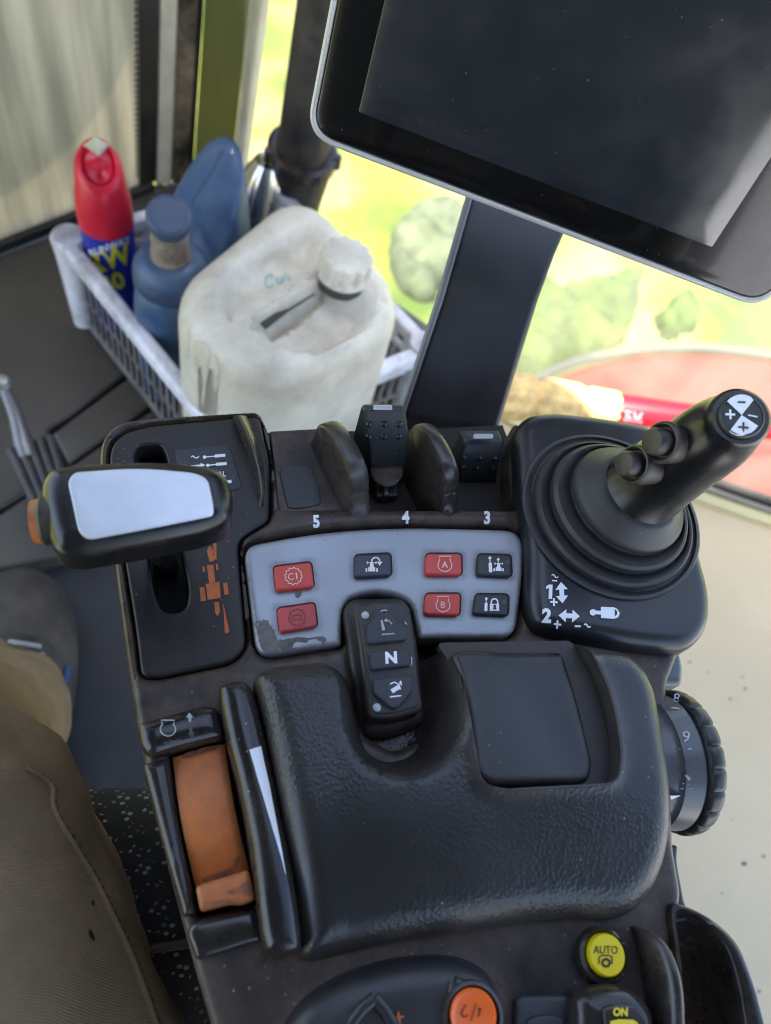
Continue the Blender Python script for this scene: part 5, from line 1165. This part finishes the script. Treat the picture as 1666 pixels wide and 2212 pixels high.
# denser interpolation
def dens(loops, k_=5):
    out = []
    for a in range(len(loops)-1):
        p0 = loops[max(a-1, 0)]; p1 = loops[a]; p2 = loops[a+1]; p3 = loops[min(a+2, len(loops)-1)]
        for j in range(k_):
            t_ = j/k_; out.append([.5*((2*b)+(c-a_)*t_+(2*a_-5*b+4*c-d_)*t_*t_+(-a_+3*b-3*c+d_)*t_**3) for a_, b, c, d_ in zip(p0, p1, p2, p3)])
    out.append(loops[-1]); return out
kn = lastc+kd*.030+Vector((-.004, 0, -.014))
loops.append(sec(kn, (kd.x, kd.y*.8, -.6), .066, .054))
kn2 = kn+Vector((-.002, .016, -.045)); loops.append(sec(kn2, (0.05, .45, -.9), .062, .058))
sh = [(V(88, 1590, -.20)-Vector((.056, 0, 0)), .056), (V(118, 1565, -.28)-Vector((.060, 0, 0)), .060), (V(142, 1540, -.345)-Vector((.062, 0, 0)), .062), (V(140, 1520, -.385)-Vector((.064, 0, 0)), .064)]
for c, r_ in sh: loops.append(sec(c, (.12, .25, -.95), r_, r_*.95))
thigh = loft('body', dens(loops, 6), 'trouser', person)
wrinkle(thigh, .0080, 17); wrinkle(thigh, .0034, 48)
fa_ = thigh.data.attributes.new('fab', 'FLOAT_VECTOR', 'POINT')
for i_ in range(len(thigh.data.vertices)):
    r_i, j_ = divmod(i_, 72); a_i = abs(((j_/72+.25) % 1)-.5)*2
    fa_.data[i_].vector = ((a_i*.25), r_i*.0105, 0)
seam = spl([(59, 1660), (113, 1699), (118, 1748), (162, 1827), (207, 1901), (241, 1970), (276, 2044), (305, 2117), (335, 2200), (360, 2260)], 8, closed=False)
BV.clear(); bt = bvh(thigh)
tube('side_seam', [drop(x-3, y, [bt], .0004) for x, y in seam], .0014, 'trouser', thigh, n=8)
decal('stitching', [line([seam[i], seam[i+1]], 1.8) for i in range(0, len(seam)-1, 2)], [thigh], mat('dark_thread', (.015, .012, .01), .8), thigh, off=.0016)
decal('small_tear', [poly((188, 2015), (195, 2010), (203, 2028), (200, 2034), (192, 2026)), poly((195, 1948), (201, 1946), (202, 1958), (197, 1956))], [thigh], 'dark', thigh, off=.0008)
# shoe
sho = spl([(-60, 1262), (0, 1240), (64, 1229), (118, 1258), (150, 1318), (163, 1394), (158, 1480), (140, 1560), (100, 1640), (0, 1700), (-90, 1640), (-120, 1450), (-100, 1320)], 6)
ya, yb_ = U(60, 1240, -.45)[1], U(60, 1480, -.45)[1]
shoe = plate('shoe', sho, -.455, .038, .040, 'shoe', person, zf=lambda x, y, d: .055*sstep((ya-.04-y)/(ya-yb_))*sstep(d/.05), grid=.007, zo=-.475, seg=.006, rings=8)
plate('sole', grow(sho, 5), FZ+.008, .003, .008, 'blackrub', shoe, grid=.02, seg=.008)
BV.clear()
for k_, (xa, ya_, xb, yb2) in enumerate([(20, 1392, 84, 1402), (24, 1420, 96, 1430), (28, 1448, 104, 1462), (30, 1400, 90, 1438), (26, 1450, 88, 1418), (34, 1478, 108, 1492)]):
    st = [drop(xa+(xb-xa)*q, ya_+(yb2-ya_)*q, [bvh(shoe)], .003, -.42) for q in np.linspace(0, 1, 7)]
    tube('lace', st, .0028, 'lace', shoe, n=8)
decal('tongue', [poly(*[(p[0], p[1]) for p in spl([(10, 1375), (60, 1372), (110, 1395), (130, 1450), (125, 1510), (20, 1520)], 4)])], [shoe], 'blackrub', shoe, off=.0015)
decal('blue_stripe', [line([(128, 1500), (140, 1465), (146, 1440)], 12)], [shoe], mat('blue_panel', (.015, .05, .13), .6), shoe, off=.002)
